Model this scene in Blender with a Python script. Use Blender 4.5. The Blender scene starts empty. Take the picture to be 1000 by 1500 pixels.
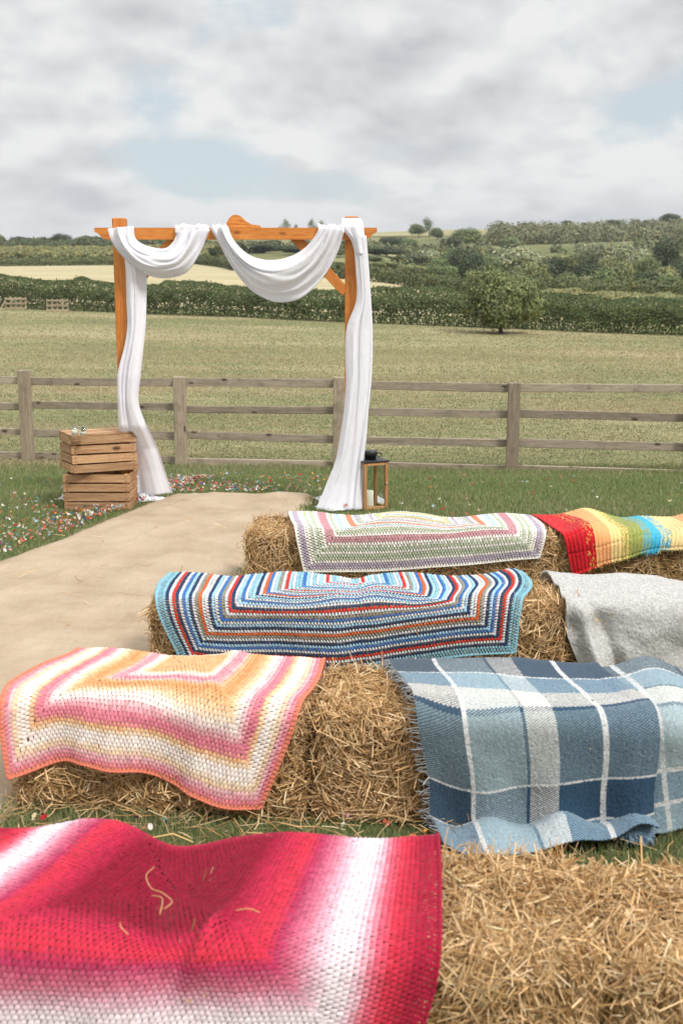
import bpy, math
import numpy as np
from mathutils import Vector, Matrix

SC = bpy.context.scene
COL = SC.collection
rng = np.random.default_rng(7)

# ------------------------------------------------------------------ camera
PITCH = math.atan(325 / 1700)
CAM_H = 1.65
cam = bpy.data.cameras.new('camera')
cam_o = bpy.data.objects.new('camera', cam)
COL.objects.link(cam_o)
cam_o.location = (0, 0, CAM_H)
cam_o.rotation_euler = (math.pi / 2 - PITCH, 0, 0)
cam.sensor_fit = 'HORIZONTAL'
cam.sensor_width = 24.0
cam.lens = 40.8
cam.clip_end = 6000
cam.dof.use_dof = True
cam.dof.focus_distance = 6.2
cam.dof.aperture_fstop = 5.6
SC.camera = cam_o

# ------------------------------------------------------------------ light
SC.view_settings.view_transform = 'Standard'
SC.view_settings.look = 'None'
SC.view_settings.exposure = 0.45
SC.view_settings.gamma = 1.0
SUN_EL, SUN_AZ = math.radians(47), math.radians(140)     # azimuth clockwise from +Y (ahead)
sun = bpy.data.lights.new('sun', 'SUN')
sun.energy = 2.3
sun.angle = math.radians(12)
sun.color = (1.0, 0.955, 0.89)
sun_o = bpy.data.objects.new('sun', sun)
COL.objects.link(sun_o)
sd = Vector((math.sin(SUN_AZ) * math.cos(SUN_EL), math.cos(SUN_AZ) * math.cos(SUN_EL), math.sin(SUN_EL)))
sun_o.rotation_euler = (-sd).to_track_quat('-Z', 'Y').to_euler()


class NT:
    """short-hand for building a node tree"""
    def __init__(s, tree):
        s.t = tree
        tree.nodes.clear()

    def n(s, kind, ins=None, **kw):
        nd = s.t.nodes.new(kind)
        for k, v in kw.items():
            setattr(nd, k, v)
        for k, v in (ins or {}).items():
            sock = nd.inputs[k]
            if isinstance(v, bpy.types.NodeSocket):
                s.t.links.new(v, sock)
            else:
                sock.default_value = v
        return nd

    def math(s, op, a, b=0.0, c=0.0, clamp=False):
        return s.n('ShaderNodeMath', {0: a, 1: b, 2: c}, operation=op, use_clamp=clamp).outputs[0]

    def vmath(s, op, a, b=(0, 0, 0), out=0):
        return s.n('ShaderNodeVectorMath', {0: a, 1: b}, operation=op).outputs[out]

    def sstep(s, v, lo, hi, a=0.0, b=1.0):
        return s.n('ShaderNodeMapRange', {'Value': v, 'From Min': lo, 'From Max': hi, 'To Min': a, 'To Max': b},
                   interpolation_type='SMOOTHSTEP').outputs[0]

    def mix(s, f, a, b, blend='MIX'):
        nd = s.n('ShaderNodeMix', data_type='RGBA', blend_type=blend)
        for sock, v in ((nd.inputs[0], f), (nd.inputs[6], a), (nd.inputs[7], b)):
            if isinstance(v, bpy.types.NodeSocket):
                s.t.links.new(v, sock)
            else:
                sock.default_value = v if not isinstance(v, tuple) or len(v) == 4 else (*v, 1)
        return nd.outputs[2]

    def noise(s, vec, scale, detail=4.0, rough=0.55, lac=2.0, out=0, dist=0.0):
        return s.n('ShaderNodeTexNoise', {'Vector': vec, 'Scale': scale, 'Detail': detail, 'Roughness': rough,
                                          'Lacunarity': lac, 'Distortion': dist}).outputs[out]

    def ramp(s, f, stops):
        nd = s.n('ShaderNodeValToRGB', {'Fac': f})
        cr = nd.color_ramp
        while len(cr.elements) < len(stops):
            cr.elements.new(0.5)
        for e, (p, c) in zip(cr.elements, stops):
            e.position = p
            e.color = (*c, 1)
        return nd.outputs[0]


def px_dir(x, y):
    a, b = (x - 500) / 1700, (750 - y) / 1700
    v = Vector((a, math.cos(PITCH) + b * math.sin(PITCH), -math.sin(PITCH) + b * math.cos(PITCH)))
    return v.normalized()


def build_world():
    w = bpy.data.worlds.new('World')
    SC.world = w
    w.use_nodes = True
    T = NT(w.node_tree)
    sky = T.n('ShaderNodeTexSky', sky_type='NISHITA', sun_disc=False, sun_elevation=SUN_EL,
              sun_rotation=SUN_AZ, air_density=1.0, dust_density=1.5, ozone_density=1.0)
    d = T.n('ShaderNodeTexCoord').outputs['Generated']
    sep = T.n('ShaderNodeSeparateXYZ', {0: d})
    z = T.math('MAXIMUM', sep.outputs[2], 0.0)

    def cloud_pos(dz):
        zz = T.math('MULTIPLY', T.math('LOGARITHM', T.math('MULTIPLY_ADD', T.math('ADD', z, dz), 8.0, 1.0), math.e), 2.3)
        return T.n('ShaderNodeCombineXYZ', {0: T.math('MULTIPLY', sep.outputs[0], 4.2), 1: T.math('MULTIPLY', sep.outputs[1], 4.2), 2: zz}).outputs[0]

    def cloud(dz, detail):
        p = T.vmath('ADD', cloud_pos(dz), (4.3, 1.7, 2.9))
        bil = T.n('ShaderNodeTexVoronoi', {'Vector': T.vmath('ADD', p, T.vmath('MULTIPLY', T.noise(p, 2.2, 3, .5, out=1), (.5, .5, .5))), 'Scale': 2.3, 'Smoothness': .7, 'Detail': 1.0, 'Roughness': .5}, feature='SMOOTH_F1').outputs['Distance']
        return T.math('SUBTRACT', T.noise(p, .95, detail, .64), T.math('MULTIPLY_ADD', bil, .26, -.13))

    dens = cloud(0.0, 7)
    above = cloud(0.022, 4)
    # broken blue places in the cloud cover
    hole = 0.0
    for (gx, gy, rx, ry, g0) in ((225, 225, .080, .024, .16), (390, 20, .040, .018, .15), (225, 150, .030, .028, .14), (340, 262, .08, .016, .15), (700, 285, .10, .010, .10), (360, 130, .06, .035, -.12)):
        c = px_dir(gx, gy)
        v = T.vmath('MULTIPLY', T.vmath('SUBTRACT', d, tuple(c)), (1 / rx, 1 / rx, 1 / ry))
        hole = T.math('ADD', T.math('MULTIPLY', T.sstep(T.vmath('LENGTH', v, out=1), 0.0, 1.7, 1.0, 0.0), g0), hole)
    cov = T.sstep(T.math('SUBTRACT', dens, hole), 0.19, 0.37)
    # tops catch the light, undersides are grey
    lit = T.math('MULTIPLY', T.math('SUBTRACT', dens, above), 2.7)
    body = T.math('MULTIPLY', T.math('SUBTRACT', 0.50, dens), 1.15)
    sh = T.math('ADD', T.math('ADD', lit, body), 0.5)
    ccol = T.ramp(sh, [(0.22, (4.05, 4.15, 4.35)), (0.42, (4.75, 4.84, 5.0)), (0.58, (5.35, 5.42, 5.5)), (0.82, (6.3, 6.3, 6.27))])
    low = T.sstep(sep.outputs[2], 0.0, 0.12, 0.6, 0.0)
    ccol = T.mix(low, ccol, (4.9, 5.05, 5.25))
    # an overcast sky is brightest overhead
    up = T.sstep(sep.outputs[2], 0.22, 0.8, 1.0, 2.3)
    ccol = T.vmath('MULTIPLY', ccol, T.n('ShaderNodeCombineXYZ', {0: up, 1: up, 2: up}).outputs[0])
    skyc = T.mix(0.8, sky.outputs[0], (4.6, 5.2, 5.45))
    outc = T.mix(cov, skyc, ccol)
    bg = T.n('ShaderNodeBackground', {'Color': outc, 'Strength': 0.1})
    o = T.n('ShaderNodeOutputWorld', {'Surface': bg.outputs[0]})
    w.cycles.sampling_method = 'MANUAL'
    w.cycles.sample_map_resolution = 512


build_world()

# ------------------------------------------------------------------ noise helpers (numpy)
def _hash(ix, iy, seed):
    h = (ix.astype(np.int64) * 374761393 + iy.astype(np.int64) * 668265263 + seed * 982451653) & 0xffffffff
    h = ((h ^ (h >> 13)) * 1274126177) & 0xffffffff
    return ((h ^ (h >> 16)) & 0xffff) / 65535.0


def vnoise(x, y, seed=0):
    x = np.asarray(x, float); y = np.asarray(y, float)
    ix = np.floor(x); iy = np.floor(y)
    fx = x - ix; fy = y - iy
    fx = fx * fx * (3 - 2 * fx); fy = fy * fy * (3 - 2 * fy)
    a = _hash(ix, iy, seed); b = _hash(ix + 1, iy, seed); c = _hash(ix, iy + 1, seed); d = _hash(ix + 1, iy + 1, seed)
    return (a * (1 - fx) + b * fx) * (1 - fy) + (c * (1 - fx) + d * fx) * fy - 0.5


def fbm(x, y, seed=0, oct=4):
    s = 0; a = 1.0; t = 0
    for k in range(oct):
        s = s + a * vnoise(np.asarray(x) * 2 ** k, np.asarray(y) * 2 ** k, seed + k * 17); t += a; a *= .5
    return s / t * 1.6


def nrm(v):
    return v / np.maximum(np.linalg.norm(v, axis=-1, keepdims=True), 1e-9)


# ------------------------------------------------------------------ object helpers
def mesh_np(name, verts, faces, mat=None, parent=None, cols=None, smooth=True, attrs=None):
    """one mesh object from arrays; faces = list of (n,k) index arrays"""
    verts = np.asarray(verts, np.float32)
    if not isinstance(faces, (list, tuple)):
        faces = [faces]
    faces = [np.asarray(f, np.int32) for f in faces if len(f)]
    me = bpy.data.meshes.new(name)
    me.vertices.add(len(verts))
    me.vertices.foreach_set('co', verts.ravel())
    loops = np.concatenate([f.ravel() for f in faces])
    tot = np.concatenate([np.full(len(f), f.shape[1], np.int32) for f in faces])
    start = np.concatenate([[0], np.cumsum(tot)[:-1]]).astype(np.int32)
    me.loops.add(len(loops)); me.loops.foreach_set('vertex_index', loops)
    me.polygons.add(len(tot)); me.polygons.foreach_set('loop_start', start)
    try:
        me.polygons.foreach_set('loop_total', tot)
    except Exception:
        pass
    me.polygons.foreach_set('use_smooth', np.full(len(tot), bool(smooth)))
    if cols is not None:
        a = me.color_attributes.new('Col', 'FLOAT_COLOR', 'POINT')
        c = np.ones((len(verts), 4), np.float32); c[:, :3] = cols
        a.data.foreach_set('color', c.ravel())
    me.update(calc_edges=True)
    me.validate()
    o = bpy.data.objects.new(name, me)
    COL.objects.link(o)
    if mat is not None:
        me.materials.append(mat)
    if parent is not None:
        o.parent = parent
    return o


def tag(o, label=None, cat=None, group=None, kind=None):
    if label: o['label'] = label
    if cat: o['category'] = cat
    if group: o['group'] = group
    if kind: o['kind'] = kind
    return o


def empty(name, loc=(0, 0, 0), rz=0.0, label=None, cat=None, group=None):
    o = bpy.data.objects.new(name, None)
    o.empty_display_size = 0.1
    COL.objects.link(o)
    o.location = loc
    o.rotation_euler = (0, 0, rz)
    return tag(o, label, cat, group)


class MB:
    """collects boxes, tubes, lathes into one mesh"""
    def __init__(s):
        s.v = []; s.f = {}; s.n = 0

    def add(s, verts, faces):
        verts = np.asarray(verts, float)
        for f in faces:
            f = np.asarray(f, int)
            s.f.setdefault(f.shape[1], []).append(f + s.n)
        s.v.append(verts); s.n += len(verts)

    def box(s, c, size, rot=None, bev=0.0, seg=1, jit=0.0):
        hx, hy, hz = (q / 2 for q in size)
        b = min(bev, hx * .9, hy * .9, hz * .9)
        v = []
        if b <= 0:
            v = [(x, y, z) for x in (-hx, hx) for y in (-hy, hy) for z in (-hz, hz)]
            f = [[(0, 1, 3, 2), (4, 6, 7, 5), (0, 4, 5, 1), (2, 3, 7, 6), (0, 2, 6, 4), (1, 5, 7, 3)]]
        else:
            # chamfered box: every corner has three vertices
            for sx in (-1, 1):
                for sy in (-1, 1):
                    for sz in (-1, 1):
                        v += [(sx * hx, sy * (hy - b), sz * (hz - b)), (sx * (hx - b), sy * hy, sz * (hz - b)), (sx * (hx - b), sy * (hy - b), sz * hz)]
            ix = lambda a, bb, c_, k: (a * 4 + bb * 2 + c_) * 3 + k
            q = []; t = []
            for a in (0, 1):
                q.append([ix(a, 0, 0, 0), ix(a, 1, 0, 0), ix(a, 1, 1, 0), ix(a, 0, 1, 0)])
                q.append([ix(0, a, 0, 1), ix(1, a, 0, 1), ix(1, a, 1, 1), ix(0, a, 1, 1)])
                q.append([ix(0, 0, a, 2), ix(1, 0, a, 2), ix(1, 1, a, 2), ix(0, 1, a, 2)])
                for bb in (0, 1):
                    q.append([ix(a, bb, 0, 0), ix(a, bb, 1, 0), ix(a, bb, 1, 1), ix(a, bb, 0, 1)])
                    q.append([ix(a, 0, bb, 0), ix(a, 1, bb, 0), ix(a, 1, bb, 2), ix(a, 0, bb, 2)])
                    q.append([ix(0, a, bb, 1), ix(1, a, bb, 1), ix(1, a, bb, 2), ix(0, a, bb, 2)])
                    for c_ in (0, 1):
                        t.append([ix(a, bb, c_, 0), ix(a, bb, c_, 1), ix(a, bb, c_, 2)])
            f = [q, t]
        v = np.array(v)
        if jit: v = v + rng.normal(0, jit, v.shape)
        if rot is not None: v = v @ np.array(rot).T
        s.add(v + np.array(c), f)
        return s

    def tube(s, pts, rad, n=8, caps=True):
        pts = np.asarray(pts, float); rad = np.broadcast_to(np.asarray(rad, float), (len(pts),))
        d = nrm(np.gradient(pts, axis=0))
        ref = np.array([0, 0, 1.0]) if abs(d[0][2]) < .9 else np.array([1.0, 0, 0])
        a = nrm(np.cross(d, ref)); b = np.cross(d, a)
        th = np.linspace(0, 2 * np.pi, n, endpoint=False)
        v = pts[:, None] + rad[:, None, None] * (np.cos(th)[None, :, None] * a[:, None] + np.sin(th)[None, :, None] * b[:, None])
        m = len(pts); v = v.reshape(-1, 3)
        i = np.arange(m - 1)[:, None] * n; j = np.arange(n)[None]; j2 = (j + 1) % n
        q = np.stack([i + j, i + j2, i + n + j2, i + n + j], -1).reshape(-1, 4)
        fs = [q]
        if caps: fs.append(np.array([list(range(n))[::-1], list(range((m - 1) * n, m * n))]))
        s.add(v, fs)
        return s

    def lathe(s, prof, n=20, c=(0, 0, 0)):
        prof = np.asarray(prof, float)
        th = np.linspace(0, 2 * np.pi, n, endpoint=False)
        v = np.stack([prof[:, None, 0] * np.cos(th), prof[:, None, 0] * np.sin(th), np.repeat(prof[:, 1:2], n, 1)], -1).reshape(-1, 3) + np.array(c)
        m = len(prof); i = np.arange(m - 1)[:, None] * n; j = np.arange(n)[None]; j2 = (j + 1) % n
        s.add(v, [np.stack([i + j, i + j2, i + n + j2, i + n + j], -1).reshape(-1, 4)])
        return s

    def prism(s, poly, y0, y1):
        """outline in the XZ plane, given thickness along Y"""
        poly = np.asarray(poly, float); n = len(poly)
        v = np.concatenate([np.c_[poly[:, 0], np.full(n, y0), poly[:, 1]], np.c_[poly[:, 0], np.full(n, y1), poly[:, 1]]])
        i = np.arange(n); j = (i + 1) % n
        s.add(v, [np.stack([i, i + n, j + n, j], -1), np.array([i, (i + n)[::-1]])])
        return s

    def build(s, name, mat, parent=None, smooth=False):
        return mesh_np(name, np.concatenate(s.v), [np.concatenate(q) for q in s.f.values()], mat, parent, smooth=smooth)


def rotz(a):
    c, s_ = math.cos(a), math.sin(a)
    return np.array([[c, -s_, 0], [s_, c, 0], [0, 0, 1]])


def grid_faces(nu, nv):
    i = np.arange(nv - 1)[:, None] * nu; j = np.arange(nu - 1)[None]
    return np.stack([i + j, i + j + 1, i + nu + j + 1, i + nu + j], -1).reshape(-1, 4)


def resample(pts, n):
    """smooth curve through points, n samples (Catmull-Rom by chord)"""
    pts = np.asarray(pts, float)
    d = np.r_[0, np.cumsum(np.linalg.norm(np.diff(pts, axis=0), axis=1))]
    t = np.linspace(0, d[-1], n)
    m = np.gradient(pts, d, axis=0) if len(pts) > 2 else np.repeat((pts[1:] - pts[:1]) / d[-1], 2, 0)
    k = np.clip(np.searchsorted(d, t, 'right') - 1, 0, len(pts) - 2)
    h = (d[k + 1] - d[k])[:, None]; u = ((t - d[k])[:, None]) / h
    return ((2 * u ** 3 - 3 * u ** 2 + 1) * pts[k] + (u ** 3 - 2 * u ** 2 + u) * h * m[k] + (-2 * u ** 3 + 3 * u ** 2) * pts[k + 1] + (u ** 3 - u ** 2) * h * m[k + 1])


def at(x, y, Y):
    """the point the photo shows at pixel (x, y) on the upright plane at distance Y"""
    a, b = (x - 500) / 1700, (750 - y) / 1700
    d = np.array([a, math.cos(PITCH) + b * math.sin(PITCH), -math.sin(PITCH) + b * math.cos(PITCH)])
    return d * (Y / d[1]) + np.array([0, 0, CAM_H])


def on(x, y, z=0.0):
    a, b = (x - 500) / 1700, (750 - y) / 1700
    d = np.array([a, math.cos(PITCH) + b * math.sin(PITCH), -math.sin(PITCH) + b * math.cos(PITCH)])
    return d * ((z - CAM_H) / d[2]) + np.array([0, 0, CAM_H])


# ------------------------------------------------------------------ materials
def mat_new(name):
    m = bpy.data.materials.new(name)
    m.use_nodes = True
    return m, NT(m.node_tree)


def principled(T, col, rough=0.8, spec=0.3, bump=None, **kw):
    ins = {'Base Color': col if isinstance(col, bpy.types.NodeSocket) or len(col) == 4 else (*col, 1), 'Roughness': rough, 'Specular IOR Level': spec}
    if bump is not None: ins['Normal'] = bump
    ins.update(kw)
    p = T.n('ShaderNodeBsdfPrincipled', ins)
    T.n('ShaderNodeOutputMaterial', {'Surface': p.outputs[0]})
    return p


def vcol_mat(name, rough=0.85, spec=0.2, trans=0.0, nscale=0.0, namt=0.25, bump=0.0, bscale=900, sheen=0.0):
    """colour carried by the mesh (dyed yarn, leaf, straw), with optional fibre noise, bump and light passing through"""
    m, T = mat_new(name)
    c = T.n('ShaderNodeAttribute', attribute_name='Col').outputs['Color']
    ob = T.n('ShaderNodeTexCoord').outputs['Object']
    if nscale:
        f = T.math('MULTIPLY_ADD', T.noise(ob, nscale, 3), 2 * namt, 1 - namt)
        c = T.vmath('MULTIPLY', c, T.n('ShaderNodeCombineXYZ', {0: f, 1: f, 2: f}).outputs[0])
    nm = None
    if bump:
        nm = T.n('ShaderNodeBump', {'Height': T.noise(ob, bscale, 3), 'Strength': bump, 'Distance': 0.002}).outputs[0]
    ins = {'Base Color': c, 'Roughness': rough, 'Specular IOR Level': spec}
    if sheen: ins['Sheen Weight'] = sheen
    if nm is not None: ins['Normal'] = nm
    p = T.n('ShaderNodeBsdfPrincipled', ins).outputs[0]
    if trans:
        tr = T.n('ShaderNodeBsdfTranslucent', {'Color': c}).outputs[0]
        p = T.n('ShaderNodeMixShader', {0: trans, 1: p, 2: tr}).outputs[0]
    T.n('ShaderNodeOutputMaterial', {'Surface': p})
    return m


def wood_mat(name, c1, c2, c3, axis=0, scale=1.0, rough=0.75, knots=True, spec=0.25, bump=0.4):
    """sawn wood: grain along the given object axis, knots, weather blotches"""
    m, T = mat_new(name)
    tc = T.n('ShaderNodeTexCoord').outputs['Object']
    info = T.n('ShaderNodeObjectInfo').outputs['Random']
    geo = T.n('ShaderNodeNewGeometry').outputs['Random Per Island']
    off = T.n('ShaderNodeCombineXYZ', {0: T.math('MULTIPLY', geo, 37.0), 1: T.math('MULTIPLY', info, 21.0), 2: T.math('MULTIPLY', geo, 11.0)}).outputs[0]
    st = [14.0 * scale] * 3; st[axis] = 1.1 * scale
    v = T.vmath('MULTIPLY', T.vmath('ADD', tc, off), tuple(st))
    g = T.noise(v, 3.0, 6, 0.6, dist=1.2)
    g2 = T.noise(v, 14.0, 4, 0.6)
    blot = T.noise(T.vmath('ADD', tc, off), 5.0 * scale, 4, 0.6)
    f = T.math('ADD', T.math('MULTIPLY', g, 0.6), T.math('MULTIPLY', g2, 0.4))
    c = T.ramp(f, [(0.30, c3), (0.46, c1), (0.62, c2)])
    tone = T.math('MULTIPLY_ADD', T.math('FRACT', T.math('ADD', geo, T.math('MULTIPLY', info, 7.3))), 0.48, 0.74)
    c = T.vmath('MULTIPLY', c, T.n('ShaderNodeCombineXYZ', {0: tone, 1: tone, 2: tone}).outputs[0])
    c = T.mix(T.sstep(blot, 0.52, 0.72, 0, 0.55), c, c3)
    if knots:
        kv = [7.0] * 3; kv[axis] = 3.4
        k = T.n('ShaderNodeTexVoronoi', {'Vector': T.vmath('MULTIPLY', T.vmath('ADD', tc, off), tuple(kv)), 'Scale': 1.0}).outputs['Distance']
        c = T.mix(T.sstep(k, 0.07, 0.17, 0.9, 0.0), c, tuple(q * 0.35 for q in c3))
    nm = T.n('ShaderNodeBump', {'Height': f, 'Strength': bump, 'Distance': 0.004}).outputs[0]
    principled(T, c, rough, spec, nm)
    return m


M = {}
M['straw'] = vcol_mat('straw', 0.62, 0.35, trans=0.12)
M['yarn'] = vcol_mat('yarn', 0.92, 0.12, trans=0.10, nscale=420, namt=0.13, bump=0.5, bscale=1300, sheen=0.04)
M['weave'] = vcol_mat('weave', 0.95, 0.08, trans=0.05, nscale=260, namt=0.16, bump=0.5, bscale=900, sheen=0.15)
M['grass'] = vcol_mat('grass', 0.6, 0.25, trans=0.35)
M['leaf'] = vcol_mat('leaf', 0.6, 0.25, trans=0.18)
M['petal'] = vcol_mat('petal', 0.8, 0.15, trans=0.25)
M['fence_wood'] = wood_mat('fence_wood', (.265, .215, .16), (.37, .31, .235), (.15, .118, .085), axis=0, bump=.35)
M['post_wood'] = wood_mat('post_wood', (.25, .20, .145), (.35, .285, .205), (.14, .108, .078), axis=2, bump=.4)
M['stain_h'] = wood_mat('stained_rail', (.50, .165, .028), (.62, .25, .055), (.27, .062, .008), axis=0, rough=.5, spec=.35, bump=.15)
M['stain_v'] = wood_mat('stained_post', (.50, .165, .028), (.62, .25, .055), (.27, .062, .008), axis=2, rough=.5, spec=.35, bump=.15)
M['crate'] = wood_mat('crate_wood', (.365, .205, .102), (.49, .315, .175), (.17, .075, .032), axis=0, bump=.5)
M['crate_s'] = wood_mat('crate_side_wood', (.365, .205, .102), (.49, .315, .175), (.17, .075, .032), axis=1, bump=.5)
M['lantern_wood'] = wood_mat('lantern_wood', (.40, .20, .08), (.50, .27, .12), (.27, .12, .045), axis=2, knots=False, rough=.5, bump=.1)
M['hurdle'] = wood_mat('hurdle_wood', (.36, .29, .20), (.45, .37, .26), (.24, .18, .12), axis=0)
M['bark'] = wood_mat('bark', (.10, .08, .055), (.15, .12, .085), (.05, .04, .03), axis=2, knots=False, rough=.9)

m, T = mat_new('black_metal'); principled(T, (.012, .013, .014), .42, .5); M['black'] = m
m, T = mat_new('steel'); principled(T, (.5, .48, .45), .3, .5, None, Metallic=1.0); M['steel'] = m
m, T = mat_new('candle_wax'); principled(T, (.80, .77, .66), .5, .4, None, **{'Subsurface Weight': .3, 'Subsurface Radius': (.02, .015, .01)}); M['wax'] = m
m, T = mat_new('glass')
gl = T.n('ShaderNodeBsdfGlossy', {'Color': (1, 1, 1, 1), 'Roughness': 0.02}).outputs[0]
tr = T.n('ShaderNodeBsdfTransparent', {'Color': (.94, .96, .95, 1)}).outputs[0]
fr = T.math('POWER', T.n('ShaderNodeLayerWeight', {'Blend': .5}).outputs['Facing'], 4.0)
T.n('ShaderNodeOutputMaterial', {'Surface': T.n('ShaderNodeMixShader', {0: T.math('MULTIPLY_ADD', fr, .5, .04), 1: tr, 2: gl}).outputs[0]}); M['glass'] = m

m, T = mat_new('voile')
ob = T.n('ShaderNodeTexCoord').outputs['Object']
nb = T.n('ShaderNodeBump', {'Height': T.noise(T.vmath('MULTIPLY', ob, (1, 1, .45)), 20, 6, .68, dist=.6), 'Strength': .5, 'Distance': .018}).outputs[0]
df = T.n('ShaderNodeBsdfDiffuse', {'Color': (.89, .89, .93, 1), 'Normal': nb}).outputs[0]
tl = T.n('ShaderNodeBsdfTranslucent', {'Color': (.86, .86, .91, 1)}).outputs[0]
b1 = T.n('ShaderNodeMixShader', {0: .34, 1: df, 2: tl}).outputs[0]
th = T.n('ShaderNodeAttribute', attribute_name='Col').outputs['Fac']
tp = T.n('ShaderNodeBsdfTransparent', {'Color': (1, 1, 1, 1)}).outputs[0]
T.n('ShaderNodeOutputMaterial', {'Surface': T.n('ShaderNodeMixShader', {0: T.math('MULTIPLY', th, .85), 1: b1, 2: tp}).outputs[0]}); M['voile'] = m

m, T = mat_new('burlap')
ob = T.n('ShaderNodeTexCoord').outputs['Object']
wv = T.n('ShaderNodeTexWave', {'Vector': ob, 'Scale': 55.0, 'Distortion': 2.0, 'Detail': 2.0, 'Detail Scale': 1.0}, wave_type='BANDS', bands_direction='X').outputs[1]
wv2 = T.n('ShaderNodeTexWave', {'Vector': ob, 'Scale': 55.0, 'Distortion': 2.0, 'Detail': 2.0, 'Detail Scale': 1.0}, wave_type='BANDS', bands_direction='Y').outputs[1]
wsum = T.math('ADD', wv, wv2)
big = T.noise(ob, 2.6, 6, .62); slub = T.noise(T.vmath('MULTIPLY', ob, (6, 60, 6)), 2.0, 3)
slub2 = T.noise(T.vmath('MULTIPLY', ob, (60, 6, 6)), 2.0, 3)
f = T.math('ADD', T.math('MULTIPLY', big, .62), T.math('ADD', T.math('MULTIPLY', slub, .19), T.math('MULTIPLY', slub2, .19)))
c = T.ramp(f, [(.34, (.33, .248, .168)), (.5, (.42, .330, .236)), (.66, (.50, .402, .298))])
c = T.mix(T.math('MULTIPLY', wsum, .10), c, (.24, .165, .09))
nm = T.n('ShaderNodeBump', {'Height': T.math('ADD', wsum, T.math('MULTIPLY', T.noise(ob, 60, 4), 1.5)), 'Strength': .35, 'Distance': .003}).outputs[0]
principled(T, c, .95, .1, nm); M['burlap'] = m


def ground_mat():
    m, T = mat_new('turf')
    g = T.n('ShaderNodeNewGeometry').outputs['Position']
    y = T.n('ShaderNodeSeparateXYZ', {0: g}).outputs[1]
    n1 = T.noise(g, 1.1, 6, .62); n2 = T.noise(T.vmath('MULTIPLY', g, (.35, 1.0, 1)), .16, 6, .65); n3 = T.noise(g, 38, 4, .7)
    lawn = T.ramp(T.math('ADD', T.math('MULTIPLY', n1, .6), T.math('MULTIPLY', n3, .4)),
                  [(.33, (.07, .085, .036)), (.5, (.12, .14, .058)), (.66, (.22, .205, .10))])
    n4 = T.noise(T.vmath('MULTIPLY', g, (.5, 1, 1)), 9.0, 5, .7)
    fld = T.ramp(T.math('ADD', T.math('MULTIPLY', n2, .55), T.math('MULTIPLY', n4, .45)),
                 [(.36, (.145, .155, .07)), (.47, (.21, .205, .10)), (.56, (.31, .27, .15)), (.68, (.38, .325, .20))])
    f2 = T.ramp(T.math('ADD', T.math('MULTIPLY', T.noise(g, .02, 5, .6), .7), T.math('MULTIPLY', T.noise(g, .5, 4, .6), .3)),
                [(.38, (.10, .115, .045)), (.52, (.17, .17, .075)), (.66, (.27, .235, .125))])
    c = T.mix(T.sstep(y, 12.2, 13.6), lawn, fld)
    c = T.mix(T.sstep(y, 60, 75), c, f2)
    nm = T.n('ShaderNodeBump', {'Height': n3, 'Strength': .6, 'Distance': .02}).outputs[0]
    principled(T, c, .95, .1, nm)
    return m


def crop_mat(name, a, b, c3, scale=.25):
    m, T = mat_new(name)
    g = T.n('ShaderNodeNewGeometry').outputs['Position']
    f = T.math('ADD', T.math('MULTIPLY', T.noise(T.vmath('MULTIPLY', g, (.25, 1, 1)), scale, 6, .6), .7), T.math('MULTIPLY', T.noise(g, 1.6, 4, .7), .3))
    principled(T, T.ramp(f, [(.36, a), (.5, b), (.64, c3)]), .95, .1)
    return m


M['turf'] = ground_mat()
M['stubble'] = crop_mat('stubble', (.31, .265, .155), (.40, .345, .205), (.46, .40, .25))
M['pasture'] = crop_mat('pasture', (.20, .20, .095), (.30, .27, .14), (.36, .32, .18), .06)

# ------------------------------------------------------------------ terrain
_gy = np.array([-40, 9.6, 12.8, 25, 50, 70, 100, 150, 220, 300, 450, 700, 900, 1200, 2500.])
_gz = np.array([0, 0, -.30, -.30, .08, .30, 1.15, 3.9, 6.4, 11, 18.5, 34, 37, 30, 10.])
_tw = np.array([0, 0, 0, -.006, -.022, -.022, -.012, 0, .008, .012, .02, .027, .03, .03, .03])


def _smooth_interp(y, ys, zs):
    k = np.clip(np.searchsorted(ys, y, 'right') - 1, 0, len(ys) - 2)
    d = np.diff(zs) / np.diff(ys)
    mm = np.r_[d[0], np.where(d[1:] * d[:-1] > 0, 2 * d[1:] * d[:-1] / (d[1:] + d[:-1] + 1e-12), 0), d[-1]]
    h = ys[k + 1] - ys[k]; u = (y - ys[k]) / h
    return (2 * u ** 3 - 3 * u ** 2 + 1) * zs[k] + (u ** 3 - 2 * u ** 2 + u) * h * mm[k] + (-2 * u ** 3 + 3 * u ** 2) * zs[k + 1] + (u ** 3 - u ** 2) * h * mm[k + 1]


def ground_z(x, y):
    x = np.asarray(x, float); y = np.asarray(y, float)
    z = _smooth_interp(y, _gy, _gz) + np.interp(y, _gy, _tw) * np.clip(x, -330, 330)
    far = np.clip((y - 90) / 300, 0, 1)
    z = z - 5.2 * np.clip((x - 4) / 22, 0, 1) * np.clip((y - 105) / 45, 0, 1) * np.clip((430 - y) / 150, 0, 1)
    return z + far * 2.6 * fbm(x / 130, y / 130, 5, 3) + np.clip((y - 13) / 10, 0, 1) * .05 * fbm(x / 2.5, y / 2.5, 9, 2)


def build_ground():
    ys = np.r_[np.arange(-8, 14, .25), np.arange(14, 70, .8), np.geomspace(70, 2500, 110)]
    us = np.linspace(-1, 1, 121)
    us = np.sign(us) * np.abs(us) ** 1.4
    Y = np.repeat(ys[:, None], len(us), 1)
    X = us[None] * (14 + np.maximum(Y, 0) * .75)
    V = np.stack([X, Y, ground_z(X, Y)], -1).reshape(-1, 3)
    o = mesh_np('ground', V, grid_faces(len(us), len(ys)), M['turf'])
    tag(o, kind='structure')


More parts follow.
